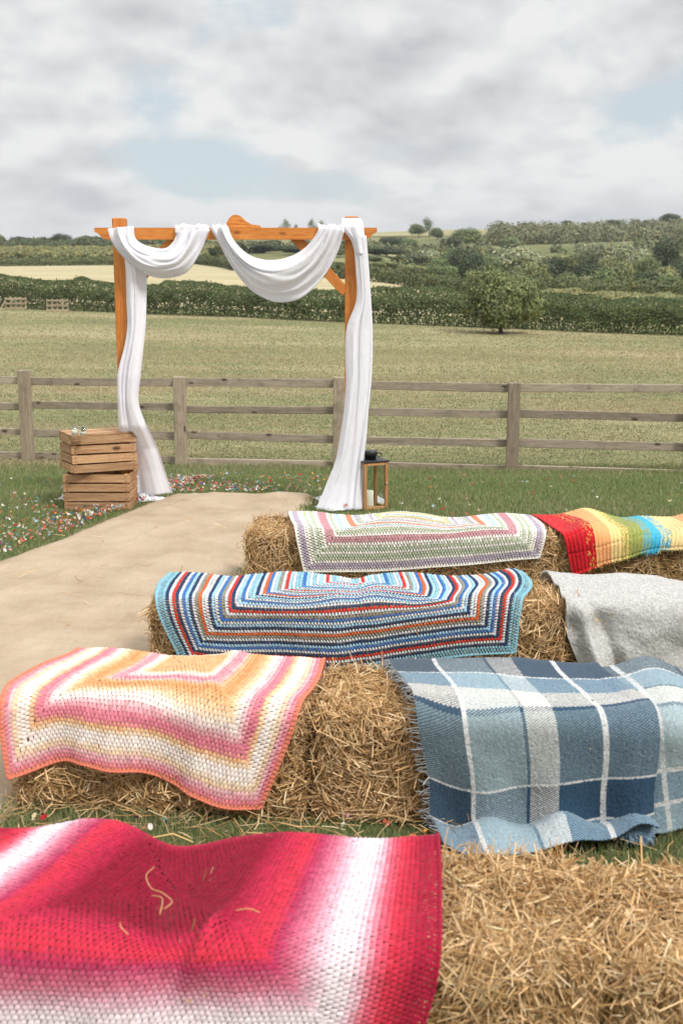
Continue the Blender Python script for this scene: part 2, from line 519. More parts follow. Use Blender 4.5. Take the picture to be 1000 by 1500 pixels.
def field_sheet(name, x0, x1, near, far, mat, lift=.06, nu=60, nv=24):
    """a differently coloured field lying on the terrain, near/far = polylines (x, y)"""
    xs = np.linspace(x0, x1, nu)
    yn = np.interp(xs, *np.array(near).T); yf = np.interp(xs, *np.array(far).T)
    v = np.linspace(0, 1, nv)[:, None]
    Y = yn * (1 - v) + yf * v
    X = np.repeat(xs[None], nv, 0)
    o = mesh_np(name, np.stack([X, Y, ground_z(X, Y) + lift], -1).reshape(-1, 3), grid_faces(nu, nv), mat)
    tag(o, kind='structure')


build_ground()
field_sheet('stubble_field', -110, 40, [(-110, 78), (-20, 74), (40, 60)], [(-110, 235), (-65, 225), (-26, 222), (-13, 152), (20, 110), (40, 98)], M['stubble'])
field_sheet('far_stubble_field', -150, -50, [(-150, 305), (-50, 300)], [(-150, 372), (-50, 345)], M['stubble'], .15)
field_sheet('hilltop_pasture', -10, 130, [(-10, 560), (60, 540), (130, 580)], [(-10, 760), (130, 780)], M['pasture'], .25)
field_sheet('hillside_clearing', 12, 46, [(12, 300), (46, 300)], [(12, 335), (46, 345)], M['pasture'], .25)

# ------------------------------------------------------------------ leaf cards: hedges, trees, woods
def cards(P, N, size, cols, name, mat, parent=None, r=rng, jit=.42):
    """one small pointed leaf-spray face per point"""
    n = len(P)
    N = nrm(N + r.normal(0, jit, (n, 3)))
    A = nrm(np.cross(N, r.normal(0, 1, (n, 3)))); B = np.cross(N, A)
    s = (size * r.uniform(.55, 1.3, n))[:, None]
    V = np.stack([P - A * s * .6, P - B * s * .38 + A * s * .1, P + A * s * .6 + N * s * .15, P + B * s * .38 - A * s * .05], 1).reshape(-1, 3)
    F = np.arange(4 * n).reshape(-1, 4)
    return mesh_np(name, V, F, mat, parent, np.repeat(cols, 4, 0), smooth=False)


def leaf_cols(n, base, var=.25, yellow=.15, r=rng, clump=None):
    base = np.array(base)
    k = np.exp(r.normal(0, var, n))[:, None]
    if clump is not None: k = k * np.exp(clump)[:, None]
    c = base * k
    y = (r.random(n) < yellow)
    c[y] = c[y] * np.array([1.45, 1.15, .9])
    return np.clip(c, 0.004, .6)


def crown_points(n, r, lobes=9, flat=.8, rag=.22, hang=0.0):
    """points and outward normals of an uneven crown about one unit in radius, resting at z = 0..2*flat"""
    C = [np.array([0, 0, flat])]; R = [.60]
    for k in range(lobes):
        th = r.uniform(0, 2 * np.pi); el = r.uniform(-.55, 1.0)
        dd = np.array([math.cos(th) * math.cos(el), math.sin(th) * math.cos(el), math.sin(el) * flat])
        C.append(np.array([0, 0, flat]) + dd * r.uniform(.50, .74)); R.append(r.uniform(.28, .48))
    C = np.array(C); R = np.array(R)
    w = R ** 2; pick = r.choice(len(C), n, p=w / w.sum())
    d = nrm(r.normal(0, 1, (n, 3)))
    rr = R[pick] * (1 + r.normal(0, rag, n)) * (1 + .35 * vnoise(d[:, 0] * 4 + pick * 7, d[:, 1] * 4 + d[:, 2] * 3, 3))
    P = C[pick] + d * rr[:, None] * np.array([1, 1, flat])
    P[:, 2] = np.maximum(P[:, 2], .02 + .1 * r.random(n))
    return P, d, pick


VARIANTS = {}


def crown_mesh(key, n, seed, base, lobes=9, flat=.8, card=.105, rag=.2, yellow=.12, var=.25):
    r = np.random.default_rng(seed)
    P, d, pick = crown_points(n, r, lobes, flat, rag)
    cl = r.normal(0, .22, 40)[pick] + .30 * np.clip(d[:, 2], -.2, 1) * 0
    N = d + np.array([0, 0, .35])
    o = cards(P, N, card, leaf_cols(n, base, var, yellow, r, cl), 'crown', M['leaf'], None, r, .27)
    me = o.data
    bpy.data.objects.remove(o)
    VARIANTS[key] = me


def trunk_mesh(key, seed, h=1.0, rad=.05, limbs=5):
    r = np.random.default_rng(seed)
    b = MB()
    top = np.array([r.normal(0, .05), r.normal(0, .05), h])
    b.tube(resample([(0, 0, -.06), (r.normal(0, .02), 0, h * .4), top], 6), np.linspace(rad, rad * .5, 6), 7)
    for k in range(limbs):
        th = r.uniform(0, 6.28); z0 = h * r.uniform(.35, .8)
        e = np.array([math.cos(th) * .45, math.sin(th) * .45, z0 + h * r.uniform(.2, .5)])
        b.tube(resample([(0, 0, z0), e * np.array([.5, .5, 1]) - np.array([0, 0, .05]), e], 5), np.linspace(rad * .45, rad * .12, 5), 5)
    o = b.build('trunk', M['bark'], None, True)
    VARIANTS[key] = o.data
    bpy.data.objects.remove(o)


G_OLIVE, G_DARK, G_MID, G_PALE = (.195, .215, .09), (.066, .090, .042), (.13, .17, .068), (.245, .27, .155)
crown_mesh('olive1', 5200, 11, G_OLIVE); crown_mesh('olive2', 5200, 12, G_OLIVE, 12, .72)
crown_mesh('dark1', 5200, 13, G_DARK, 10, .95); crown_mesh('dark2', 5200, 14, G_DARK, 8, .8)
crown_mesh('mid1', 5200, 15, G_MID, 11, .85); crown_mesh('mid2', 5200, 16, G_MID, 9, .7)
crown_mesh('pale1', 5200, 17, G_PALE, 13, .75); crown_mesh('pale2', 5200, 18, G_PALE, 10, .9)
crown_mesh('thin1', 700, 19, G_MID, 6, 1.1, .13, .3); crown_mesh('copper', 1500, 20, (.075, .035, .035), 8, .9)
crown_mesh('thorn', 42000, 21, (.155, .185, .072), 17, .72, .062, .2, .10)
for k in range(3): trunk_mesh('trunk%d' % k, 30 + k)


def tree(px, top, wpx, Y, kind, label, cat='tree', clear=.14, rz=0.0, depth=1.0, trunk=None):
    """a tree standing on the terrain, its crown as wide and high as the photo shows it at that distance"""
    X = at(px, 425, Y)[0]
    z = float(ground_z(X, Y))
    w = wpx / 1700 * Y / 2
    h = float(at(px, top, Y)[2]) - z
    h = max(h, w * .5)
    t = empty(cat + '_tree' if cat != 'tree' else 'tree', (X, Y, z), rz, label, 'tree')
    t.name = {'tree': 'broadleaf_tree', 'bush': 'bush'}.get(cat, cat)
    t['category'] = 'bush' if cat == 'bush' else 'tree'
    me = VARIANTS[kind]
    zmax = max(v.co.z for v in me.vertices) if 'zm' not in me else me['zm']
    me['zm'] = zmax
    rmax = 1.06
    c = bpy.data.objects.new('crown', me); COL.objects.link(c); c.parent = t
    c.scale = (w / rmax, w / rmax * depth, h * (1 - clear) / zmax)
    c.location = (0, 0, h * clear)
    k = bpy.data.objects.new('trunk', VARIANTS['trunk%d' % (int(px) % 3)]); COL.objects.link(k); k.parent = t
    s = h * .62
    k.scale = (s * .9, s * .9, s) if trunk is None else (trunk, trunk, s)
    return t


def hedge(name, line, height, thick, n, size, base, label, seed, top_var=.25, yellow=.15, stems=0, cat='hedge', gap=.0):
    """a continuous hedge following a line over the terrain"""
    r = np.random.default_rng(seed)
    L = np.asarray(line, float)
    cum = np.r_[0, np.cumsum(np.linalg.norm(np.diff(L, axis=0), axis=1))]
    s = r.uniform(0, cum[-1], n)
    X = np.interp(s, cum, L[:, 0]); Y = np.interp(s, cum, L[:, 1])
    k = np.clip(np.searchsorted(cum, s) - 1, 0, len(L) - 2)
    d = nrm(L[k + 1] - L[k]); nx = np.stack([d[:, 1], -d[:, 0]], 1)
    nx = nx * np.where(nx[:, 1:2] > 0, -1, 1)           # towards the camera
    hh = height * (1 + top_var * fbm(s / (height * 1.3), s * 0, seed, 4)) * (1 + .25 * top_var * (r.random(n) < .05) * r.random(n))
    th = r.uniform(-.25, math.pi + .25, n)               # cross-section: front, over the top, back
    q = 1 + .35 * fbm(s / (height * .45), th * 1.6, seed + 3, 3)
    cx = np.cos(th) * thick * .5 * q; cz = hh * (.50 + .50 * np.sin(th) * q ** .5) 
    low = r.random(n) < .45
    cz = np.where(low, hh * r.uniform(gap, .75, n), cz)
    cx = np.where(low, thick * .5 * q * np.sign(r.random(n) - .28) * (.78 + .22 * r.random(n)), cx)
    X = X + nx[:, 0] * cx; Y = Y + nx[:, 1] * cx
    P = np.stack([X, Y, ground_z(X, Y) + cz], 1)
    N = np.stack([nx[:, 0] * np.sign(cx), nx[:, 1] * np.sign(cx), np.full(n, .5)], 1)
    cl = .28 * fbm(s / (height * .5), cz / height * 3, seed + 9, 3)
    c = leaf_cols(n, base, .17, yellow, r, cl)
    if not stems:
        return tag(cards(P, N, size, c, name, M['leaf'], None, r), label, cat)
    t = empty(name, (0, 0, 0), 0, label, cat)
    cards(P, N, size, c, 'foliage', M['leaf'], t, r)
    b = MB()
    for q in np.arange(0, cum[-1], cum[-1] / stems):
        q = q + r.normal(0, .1)
        x = np.interp(q, cum, L[:, 0]) + r.normal(0, .15); y = np.interp(q, cum, L[:, 1]) + r.normal(0, .2); z = float(ground_z(x, y))
        b.tube(np.array([(x, y, z - .05), (x + r.normal(0, .05), y, z + height * .3), (x + r.normal(0, .12), y, z + height * .7)]), [.03, .025, .012], 5)
    st = b.build('stem', M['bark'], t)
    st['kind'] = 'stuff'
    return t


hedge('field_hedge', [(-62, 90), (-40, 79), (-20, 68), (-8, 61.5), (3, 55.8), (14.7, 50), (26, 44)], 1.6, 1.7, 165000, .10, (.085, .112, .042),
      'long dark green field hedge running across the far edge of the dry field', 41, .22, .07, stems=150, gap=.0)
hedge('low_hedge', [(-75, 222), (-26, 223), (-13, 153), (4, 126), (20, 108), (30, 100)], 1.5, 2.0, 30000, .32, (.11, .13, .055),
      'low trimmed hedge beyond the pale stubble field, behind the arch', 42, .18, .06)
hedge('maize_strip', [(-120, 262), (-60, 252), (-26, 246)], 3.4, 12, 16000, .7, (.19, .20, .09),
      'tall pale green maize strip left of the arch above the stubble', 43, .12, .2, cat='crop')
hedge('hedgerow', [(-190, 382), (-110, 375), (-40, 352)], 4.0, 5, 9000, 1.0, (.09, .11, .055),
      'dark hedgerow on the left skyline below the distant trees', 44, .35, .1)
hedge('hedgerow', [(16, 92), (24, 80), (40, 72)], 1.15, 2.6, 22000, .20, (.27, .285, .14),
      'olive hedgerow on the right, just beyond the dark field hedge', 45, .3, .2)
hedge('hedgerow', [(9, 72), (17, 66), (30, 59)], 1.0, 2.2, 16000, .17, (.31, .32, .17),
      'pale rough hedgerow on the right between the thorn tree and the frame edge', 46, .4, .25)

# the thorn tree in front of the hedge
tt = tree(735, 386, 118, 48.0, 'thorn', 'round olive thorn tree standing alone in front of the field hedge', 'hawthorn_tree', .03, .4, trunk=1.9)

TREES = [
    # right-hand hillside: px, top, width, distance, kind, label
    (612, 325, 30, 520, 'mid1', 'taller left half of the two-part tree on the skyline right of the arch'),
    (627, 316, 24, 530, 'thin1', 'thin-topped tree rising highest on the skyline right of the arch'),
    (639, 332, 24, 500, 'mid2', 'small round tree just right of the two-part skyline tree'),
    (575, 344, 40, 430, 'dark2', 'dark bushy tree on the slope just right of the arch'),
    (600, 346, 34, 400, 'mid1', 'mid-green bushy tree below the two-part skyline tree'),
    (681, 331, 58, 420, 'mid1', 'broad tree mass cutting the hilltop pasture'),
    (727, 333, 20, 450, 'dark1', 'small dark tree left of the hillside wood'),
    (765, 325, 12, 640, 'dark1', 'single tiny dark tree alone on the skyline'),
    (827, 321, 18, 640, 'dark2', 'dark round tree right of the red barn roof'),
    (853, 325, 14, 650, 'dark1', 'small dark tree right of the white farmhouse'),
    (872, 326, 16, 640, 'mid1', 'small green tree between farmhouse and wide skyline tree'),
    (897, 320, 32, 630, 'dark2', 'wide dark tree on the right part of the skyline'),
    (925, 319, 16, 620, 'copper', 'reddish copper beech on the skyline'),
    (950, 321, 40, 600, 'mid2', 'mid-green trees between the copper beech and tallest skyline tree'),
    (975, 311, 34, 620, 'dark1', 'tallest skyline tree near the right frame edge'),
    (995, 318, 24, 600, 'mid1', 'green tree cut by the right frame edge on the skyline'),
    (565, 362, 62, 300, 'dark1', 'dark green tree right behind the arch post on the slope'),
    (618, 364, 62, 290, 'pale1', 'pale grey-green willow below the skyline tree pair'),
    (683, 356, 56, 210, 'dark2', 'tall dark tree behind the left side of the thorn tree'),
    (660, 362, 40, 230, 'mid2', 'mid-green tree left of the tall dark tree'),
    (752, 358, 92, 260, 'pale1', 'broad pale tree above the thorn tree'),
    (835, 364, 66, 265, 'olive2', 'olive bushy tree left of the tall pale willow'),
    (872, 352, 60, 250, 'pale2', 'tall pale willow right of the clearing'),
    (920, 352, 62, 255, 'pale1', 'wide pale willow beside the big dark tree on the right'),
    (978, 342, 62, 225, 'dark1', 'big dark tree at the right frame edge above the hedge'),
    (560, 384, 52, 190, 'olive1', 'olive bush beside the right arch post above low hedge'),
    (605, 386, 56, 185, 'olive2', 'olive bush right of the arch, middle of three'),
    (648, 386, 48, 180, 'mid2', 'mid-green bush left of the thorn tree crown'),
    (780, 376, 50, 170, 'olive1', 'olive tree peeping out right behind the thorn tree'),
    (832, 393, 58, 140, 'mid1', 'rounded mid-green bush right of the thorn tree'),
    (885, 390, 56, 130, 'mid2', 'evenly round dark-olive bush in the valley'),
    (858, 400, 40, 150, 'pale2', 'pale bush between two round valley bushes'),
    (945, 390, 50, 135, 'dark2', 'dark bush right of the evenly round bush'),
    (985, 396, 56, 125, 'mid1', 'mid-green bush at the right frame edge above the hedge'),
    (915, 400, 40, 150, 'olive1', 'olive scrub bush between round and dark bushes'),
    (800, 398, 36, 150, 'olive2', 'olive scrub bush right beside the thorn tree'),
    (710, 366, 52, 240, 'mid1', 'mid-green tree just above the left shoulder of the thorn tree'),
    (805, 372, 60, 215, 'dark1', 'dark green tree between the broad pale tree and the olive bushy tree'),
    (895, 372, 58, 200, 'olive1', 'olive tree in front of the tall pale willow'),
    (950, 372, 54, 205, 'mid2', 'mid-green tree left of the big dark right-hand tree'),
    (1004, 370, 56, 190, 'dark2', 'dark tree cut by the right frame edge, below the big dark tree'),
    (590, 372, 50, 240, 'dark1', 'dark tree left of the pale willow on the slope'),
    (640, 374, 46, 225, 'mid1', 'mid-green tree right below the pale willow'),
    (760, 384, 56, 190, 'pale1', 'pale bushy tree directly behind the thorn tree crown'),
    (700, 392, 50, 165, 'olive2', 'olive tree half hidden by the left side of the thorn tree'),
    (860, 378, 50, 195, 'dark2', 'dark tree below the clearing on the right-hand slope'),
    (540, 372, 46, 230, 'mid2', 'mid-green tree touching the right arch post'),
    (970, 384, 56, 160, 'olive1', 'olive tree above the hedgerow near the right frame edge'),
    (745, 346, 34, 400, 'mid2', 'mid-green tree at the left foot of the hillside wood'),
    (660, 345, 34, 400, 'dark2', 'dark tree below the broad hilltop tree mass'),
    # seen through and beside the arch
    (417, 319, 18, 660, 'thin1', 'thin upright tree on the skyline above the arch beam'),
    (433, 326, 9, 660, 'thin1', 'tiny slender tree between two trees above the beam'),
    (459, 318, 15, 660, 'thin1', 'left one of two joined small trees above the beam'),
    (472, 321, 14, 655, 'thin1', 'right one of two joined small trees above the beam'),
    (300, 362, 60, 250, 'dark2', 'dark tree seen between the two white swags'),
    (255, 362, 50, 270, 'mid1', 'mid-green tree seen below the left swag'),
    (345, 374, 50, 230, 'mid2', 'mid-green bush seen below the beam centre'),
    (395, 358, 56, 300, 'dark1', 'dark tree seen over the middle of the large swag'),
    (440, 366, 60, 280, 'dark2', 'dark tree seen below the beam left of the brace'),
    (440, 352, 40, 420, 'olive1', 'olive tree far below the beam left of the brace'),
    (490, 372, 56, 260, 'mid1', 'mid-green tree behind the brace of the arch'),
    (335, 352, 40, 430, 'olive2', 'olive tree far behind the beam crest'),
    (520, 356, 44, 330, 'mid2', 'mid-green tree behind the right arch post'),
    # left skyline
    (7, 341, 18, 520, 'mid1', 'round tree at the left frame edge on the skyline'),
    (31, 344, 26, 520, 'dark2', 'low round tree on the left skyline, second from frame edge'),
    (58, 348, 34, 500, 'olive1', 'low olive tree on the left skyline'),
    (92, 340, 36, 420, 'dark1', 'tallest dark tree left of the arch'),
    (122, 345, 40, 430, 'mid2', 'mid-green tree between tallest dark tree and arch'),
    (150, 350, 30, 430, 'mid1', 'green tree just left of the arch beam end'),
    (76, 350, 26, 450, 'mid2', 'mid-green tree left of the tallest dark tree'),
    (215, 356, 50, 400, 'mid1', 'mid-green tree behind the left swag'),
]
for i, (px, top, w, Y, kd, lab) in enumerate(TREES):
    isb = ' bush' in lab
    tree(px, top, w, Y, kd, lab, 'bush' if isb else 'tree', .04 if isb or Y < 300 else .08, i * 1.7)


def woodland():
    """the far wood on the slope, which reads as one mass"""
    r = np.random.default_rng(77)
    P = []; Nn = []; C = []
    def patch(px0, px1, Y0, Y1, nb, rad, base, cards_per=130):
        for k in range(nb):
            Y = r.uniform(Y0, Y1); px = r.uniform(px0, px1)
            X = at(px, 425, Y)[0]; z = float(ground_z(X, Y)); rr = rad * r.uniform(.45, 1.35)
            d = nrm(r.normal(0, 1, (cards_per, 3))); d[:, 2] = np.abs(d[:, 2])
            P.append(np.array([X, Y, z]) + d * rr * np.array([1, 1, 1.15]) * r.uniform(.6, 1.12, (cards_per, 1)))
            Nn.append(d); C.append(leaf_cols(cards_per, np.array(base) * r.uniform(.75, 1.2), .22, .12, r))
    patch(722, 1010, 430, 575, 460, 4.2, (.165, .172, .085), 190)
    patch(540, 722, 330, 400, 60, 2.6, (.12, .135, .062))
    patch(540, 1010, 220, 400, 60, 2.4, (.14, .16, .07))
    patch(700, 1010, 120, 180, 60, 1.3, (.17, .185, .085))
    patch(200, 545, 300, 420, 150, 2.4, (.115, .13, .06))
    patch(-10, 210, 395, 440, 60, 1.9, (.11, .125, .06))
    o = cards(np.concatenate(P), np.concatenate(Nn), 1.0, np.concatenate(C), 'woodland', M['leaf'], None, r, .3)
    tag(o, 'olive and dark green scrub wood covering the far slope', 'woodland', kind='stuff')


woodland()


def building(px, base_y, wpx, hpx, Y, roof, walls, label):
    p = at(px, base_y, Y)
    w = wpx / 1700 * Y; h = hpx / 1700 * Y
    t = empty('farm_building', (p[0], Y, p[2]), 0, label, 'building')
    mw, T = mat_new('render_wall'); principled(T, walls, .8)
    mr, T = mat_new('roof_cover'); principled(T, roof, .8)
    b = MB().box((0, 0, h * .1), (w, w * .4, h * .8)); b.build('wall', mw, t)
    b = MB()
    b.add([(-w * .52, -w * .22, h * .5), (w * .52, -w * .22, h * .5), (w * .52, w * .22, h * .5), (-w * .52, w * .22, h * .5), (-w * .5, 0, h), (w * .5, 0, h)],
          [[(0, 1, 5, 4), (2, 3, 4, 5), (0, 3, 2, 1)], [(1, 2, 5), (3, 0, 4)]])
    b.build('roof', mr, t)
    b = MB()
    mg, T = mat_new('dark_window'); principled(T, (.03, .035, .04), .3)
    for k in (-.3, 0, .3):
        b2 = MB().box((k * w, -w * .2 - .03, h * .2), (w * .12, .06, h * .28)); b2.build('window', mg, t)


building(801, 338, 36, 7, 640, (.24, .07, .05), (.40, .33, .27), 'long barn with a red roof on the skyline')
building(845, 338, 14, 5, 640, (.35, .33, .31), (.7, .68, .64), 'small white farmhouse on the skyline beside dark trees')
building(980, 338, 24, 6, 610, (.55, .56, .57), (.55, .5, .45), 'low grey-roofed shed at the right end of the skyline')

# ------------------------------------------------------------------ field hurdles by the hedge
def hurdle(px, base_y, Y, label, lean=0.18, rz=.3, prop=False):
    X = at(px, 425, Y)[0]
    t = empty('sheep_hurdle', (X, Y, float(ground_z(X, Y))), rz, label, 'hurdle', 'wooden hurdles leaning by the field hedge')
    R = np.array([[1, 0, 0], [0, math.cos(lean), -math.sin(lean)], [0, math.sin(lean), math.cos(lean)]]).T
    for z in (.08, .34, .60):
        MB().box(np.array((0, -.03, z)) @ R.T, (1.15, .03, .085), R).build('rail', M['hurdle'], t)
    for x in (-.53, -.27, 0, .27, .53):
        MB().box(np.array((x, 0.0, .34)) @ R.T, (.075, .03, .66), R).build('upright', M['hurdle'], t)
    if prop:
        MB().tube([(-.55, 0, .5), (-.85, -.3, 0)], .03, 6).build('prop', M['hurdle'], t)


hurdle(22, 452, 64.5, 'slatted wooden hurdle at the left frame edge before the hedge', -.2, .35, True)
hurdle(83, 455, 62.0, 'slatted wooden hurdle by the hedge, nearer the arch', -.2, .3)

# ------------------------------------------------------------------ post and rail fence
def fence():
    t = empty('post_and_rail_fence', (0, 0, 0), 0, 'weathered grey-brown post and rail fence with four rails behind the arch', 'fence')
    px = [-7.25, -5.47, -3.65, -1.815, -.023, 1.837, 3.64, 5.45, 7.2]
    ly = lambda x: 12.72 - .187 * x + .012 * np.sin(x)
    tops = [.74, .73, .75, .70, .72, .685, .70, .7, .7]
    ang = math.atan(-.187)
    for x, tp in zip(px, tops):
        y = ly(x)
        h = tp + .62
        b = MB().box((0, 0, 0), (.135, .085, h), rotz(ang + rng.normal(0, .03)), .008, jit=.002)
        o = b.build('post', M['post_wood'], t)
        o.location = (x, y, tp - h / 2)
        o.rotation_euler = (rng.normal(0, .008), rng.normal(0, .012), 0)
    for zc, hh in ((.625, .088), (.335, .085), (.025, .085), (-.255, .08)):
        for a in range(len(px) - 1):
            x0, x1 = px[a], px[a + 1]
            p0 = np.array([x0, ly(x0) + .068, zc + rng.normal(0, .008)]); p1 = np.array([x1, ly(x1) + .068, zc + rng.normal(0, .008)])
            d = p1 - p0; L = np.linalg.norm(d) - .006
            b = MB().box((0, 0, 0), (L, .036, hh * rng.uniform(.93, 1.08)), None, .005, jit=.0018)
            o = b.build('rail', M['fence_wood'], t)
            o.location = (p0 + p1) / 2
            o.rotation_euler = (0, -math.asin(d[2] / np.linalg.norm(d)), math.atan2(d[1], d[0]))


fence()

# ------------------------------------------------------------------ wooden arch
AY = 8.90


def arch():
    t = empty('wedding_arch', (-.80, AY, 0), 0, 'orange stained timber arch with a curved crest on its beam', 'arch')
    xo = .80
    lx, rx = -1.652 + xo, .075 + xo
    for x, top, ln in ((lx, 2.178, .0), (rx, 2.190, 0)):
        o = MB().box((0, 0, 0), (.098, .095, top + .05), None, .006).build('post', M['stain_v'], t)
        o.location = (x, 0, (top - .05) / 2); o.rotation_euler = (0, -ln, 0)
    b = MB()
    z0, z1 = 2.02, 2.105
    x0, x1 = -1.825 + xo, .262 + xo
    ogee = lambda sx, x: [(x, z1), (x, z1 - .03), (x + sx * .03, z1 - .045), (x + sx * .055, z0 + .012), (x + sx * .09, z0)]
    # the beam sits between and in front of the posts
    left = ogee(1, x0); right = ogee(-1, x1)
    b.prism(left + right[::-1], -.0925, -.0495)
    b.build('beam', M['stain_h'], t)
    cr = [(-.145, 0), (-.09, .012), (-.06, .03), (-.04, .065), (-.015, .088), (.02, .092), (.05, .08), (.085, .045), (.13, .022), (.185, .016), (.20, 0)]
    b = MB(); b.prism([(x - .79 + xo, z + z1 + .001) for x, z in cr], -.090, -.052)
    b.build('crest', M['stain_h'], t)
    for sgn, px_ in ((1, lx), (-1, rx)):
        L = .56
        o = MB().box((0, 0, 0), (L, .05, .075), None, .004).build('brace', M['stain_h'], t)
        o.location = (px_ + sgn * .235, -.018, 1.84)
        o.rotation_euler = (0, math.radians(-47) * sgn, 0)
    # small blocks where braces meet
    return t


arch()


def cloth_loft(name, rows, parent, Y0, nfold=5, amp=.03, seed=0, nu=96, thin=.15, nv=90, yoff=None, ph=0.0):
    """hanging cloth: rows = (left x, right x, y) in photo pixels on the arch plane, real folds in depth"""
    rows = np.array(rows, float)
    R = resample(rows, nv)
    if yoff is None: yoff = np.zeros(nv)
    else: yoff = np.interp(np.linspace(0, 1, nv), np.linspace(0, 1, len(yoff)), yoff)
    u = np.linspace(0, 1, nu)
    V = np.zeros((nv, nu, 3)); th = np.zeros((nv, nu))
    for j in range(nv):
        a = at(R[j, 0], R[j, 2], Y0); b = at(R[j, 1], R[j, 2], Y0)
        w = abs(b[0] - a[0])
        uu = u + .05 * np.sin(2 * np.pi * (u * 1.5 + j / nv * .8 + seed))
        dr = .9 * j / nv
        f = 2.2 * vnoise(nfold * uu + dr + 7 * seed, dr * 1.6 + 0 * u, seed) + .9 * vnoise(nfold * 2.6 * uu - dr + 3 * seed, dr * 2.4 + 0 * u, seed + 3)
        env = np.sin(np.pi * np.clip(u, .0, 1)) ** .35
        x = a[0] + (b[0] - a[0]) * u
        y = Y0 + yoff[j] + amp * min(1.0, w / .16) * f * env - .04 * np.sin(np.pi * u)
        V[j, :, 0] = x; V[j, :, 1] = y; V[j, :, 2] = a[2] + (b[2] - a[2]) * u
        th[j] = thin * (.5 + 1.3 * np.clip(vnoise(u * 5 + j * .01, j * .03 + 0 * u, seed) + .2, 0, 1))
    o = mesh_np(name, V.reshape(-1, 3), grid_faces(nu, nv), M['voile'], parent, np.repeat(th.reshape(-1, 1), 3, 1))
    so = o.modifiers.new('thickness', 'SOLIDIFY'); so.thickness = .003
    return o


def swag(name, upper, lower, parent, Y0, seed=0, nu=110, nv=56, nfold=5, amp=.03, thin=.2, yends=(0, 0)):
    """swag: upper and lower edge polylines in photo pixels, folds running along its length"""
    U = resample(upper, nu); Lw = resample(lower, nu)
    v = np.linspace(0, 1, nv)
    V = np.zeros((nv, nu, 3)); th = np.zeros((nv, nu))
    for i in range(nu):
        a = at(*U[i], Y0); b = at(*Lw[i], Y0)
        t_ = i / (nu - 1)
        w = np.linalg.norm(b - a)
        bunch = .5 + .5 * math.sin(math.pi * t_)
        vv = v + .035 * np.sin(2 * np.pi * (v * 2.0 + t_ * 1.2 + seed))
        f = 2.2 * vnoise(nfold * 1.3 * vv + .8 * t_ + 5 * seed, t_ * 2.0 + 0 * vv, seed) + 1.0 * vnoise(nfold * 2.9 * vv - 1.1 * t_ + 3 * seed, t_ * 3.1 + 0 * vv, seed + 4)
        V[:, i, 0] = a[0] + (b[0] - a[0]) * v; V[:, i, 2] = a[2] + (b[2] - a[2]) * v
        yo = yends[0] * (1 - t_) ** 3 + yends[1] * t_ ** 3
        V[:, i, 1] = Y0 + yo - .10 * bunch * np.sin(np.pi * v ** .8) + amp * min(1, w / .15) * f
        th[:, i] = thin * (.35 + .65 * (np.exp(-((t_ - .82) / .10) ** 2) * (1 - v) + .4 * (1 - v)))
    o = mesh_np(name, V.reshape(-1, 3), grid_faces(nu, nv), M['voile'], parent, np.repeat(th.reshape(-1, 1), 3, 1))
    so = o.modifiers.new('thickness', 'SOLIDIFY'); so.thickness = .003
    return o


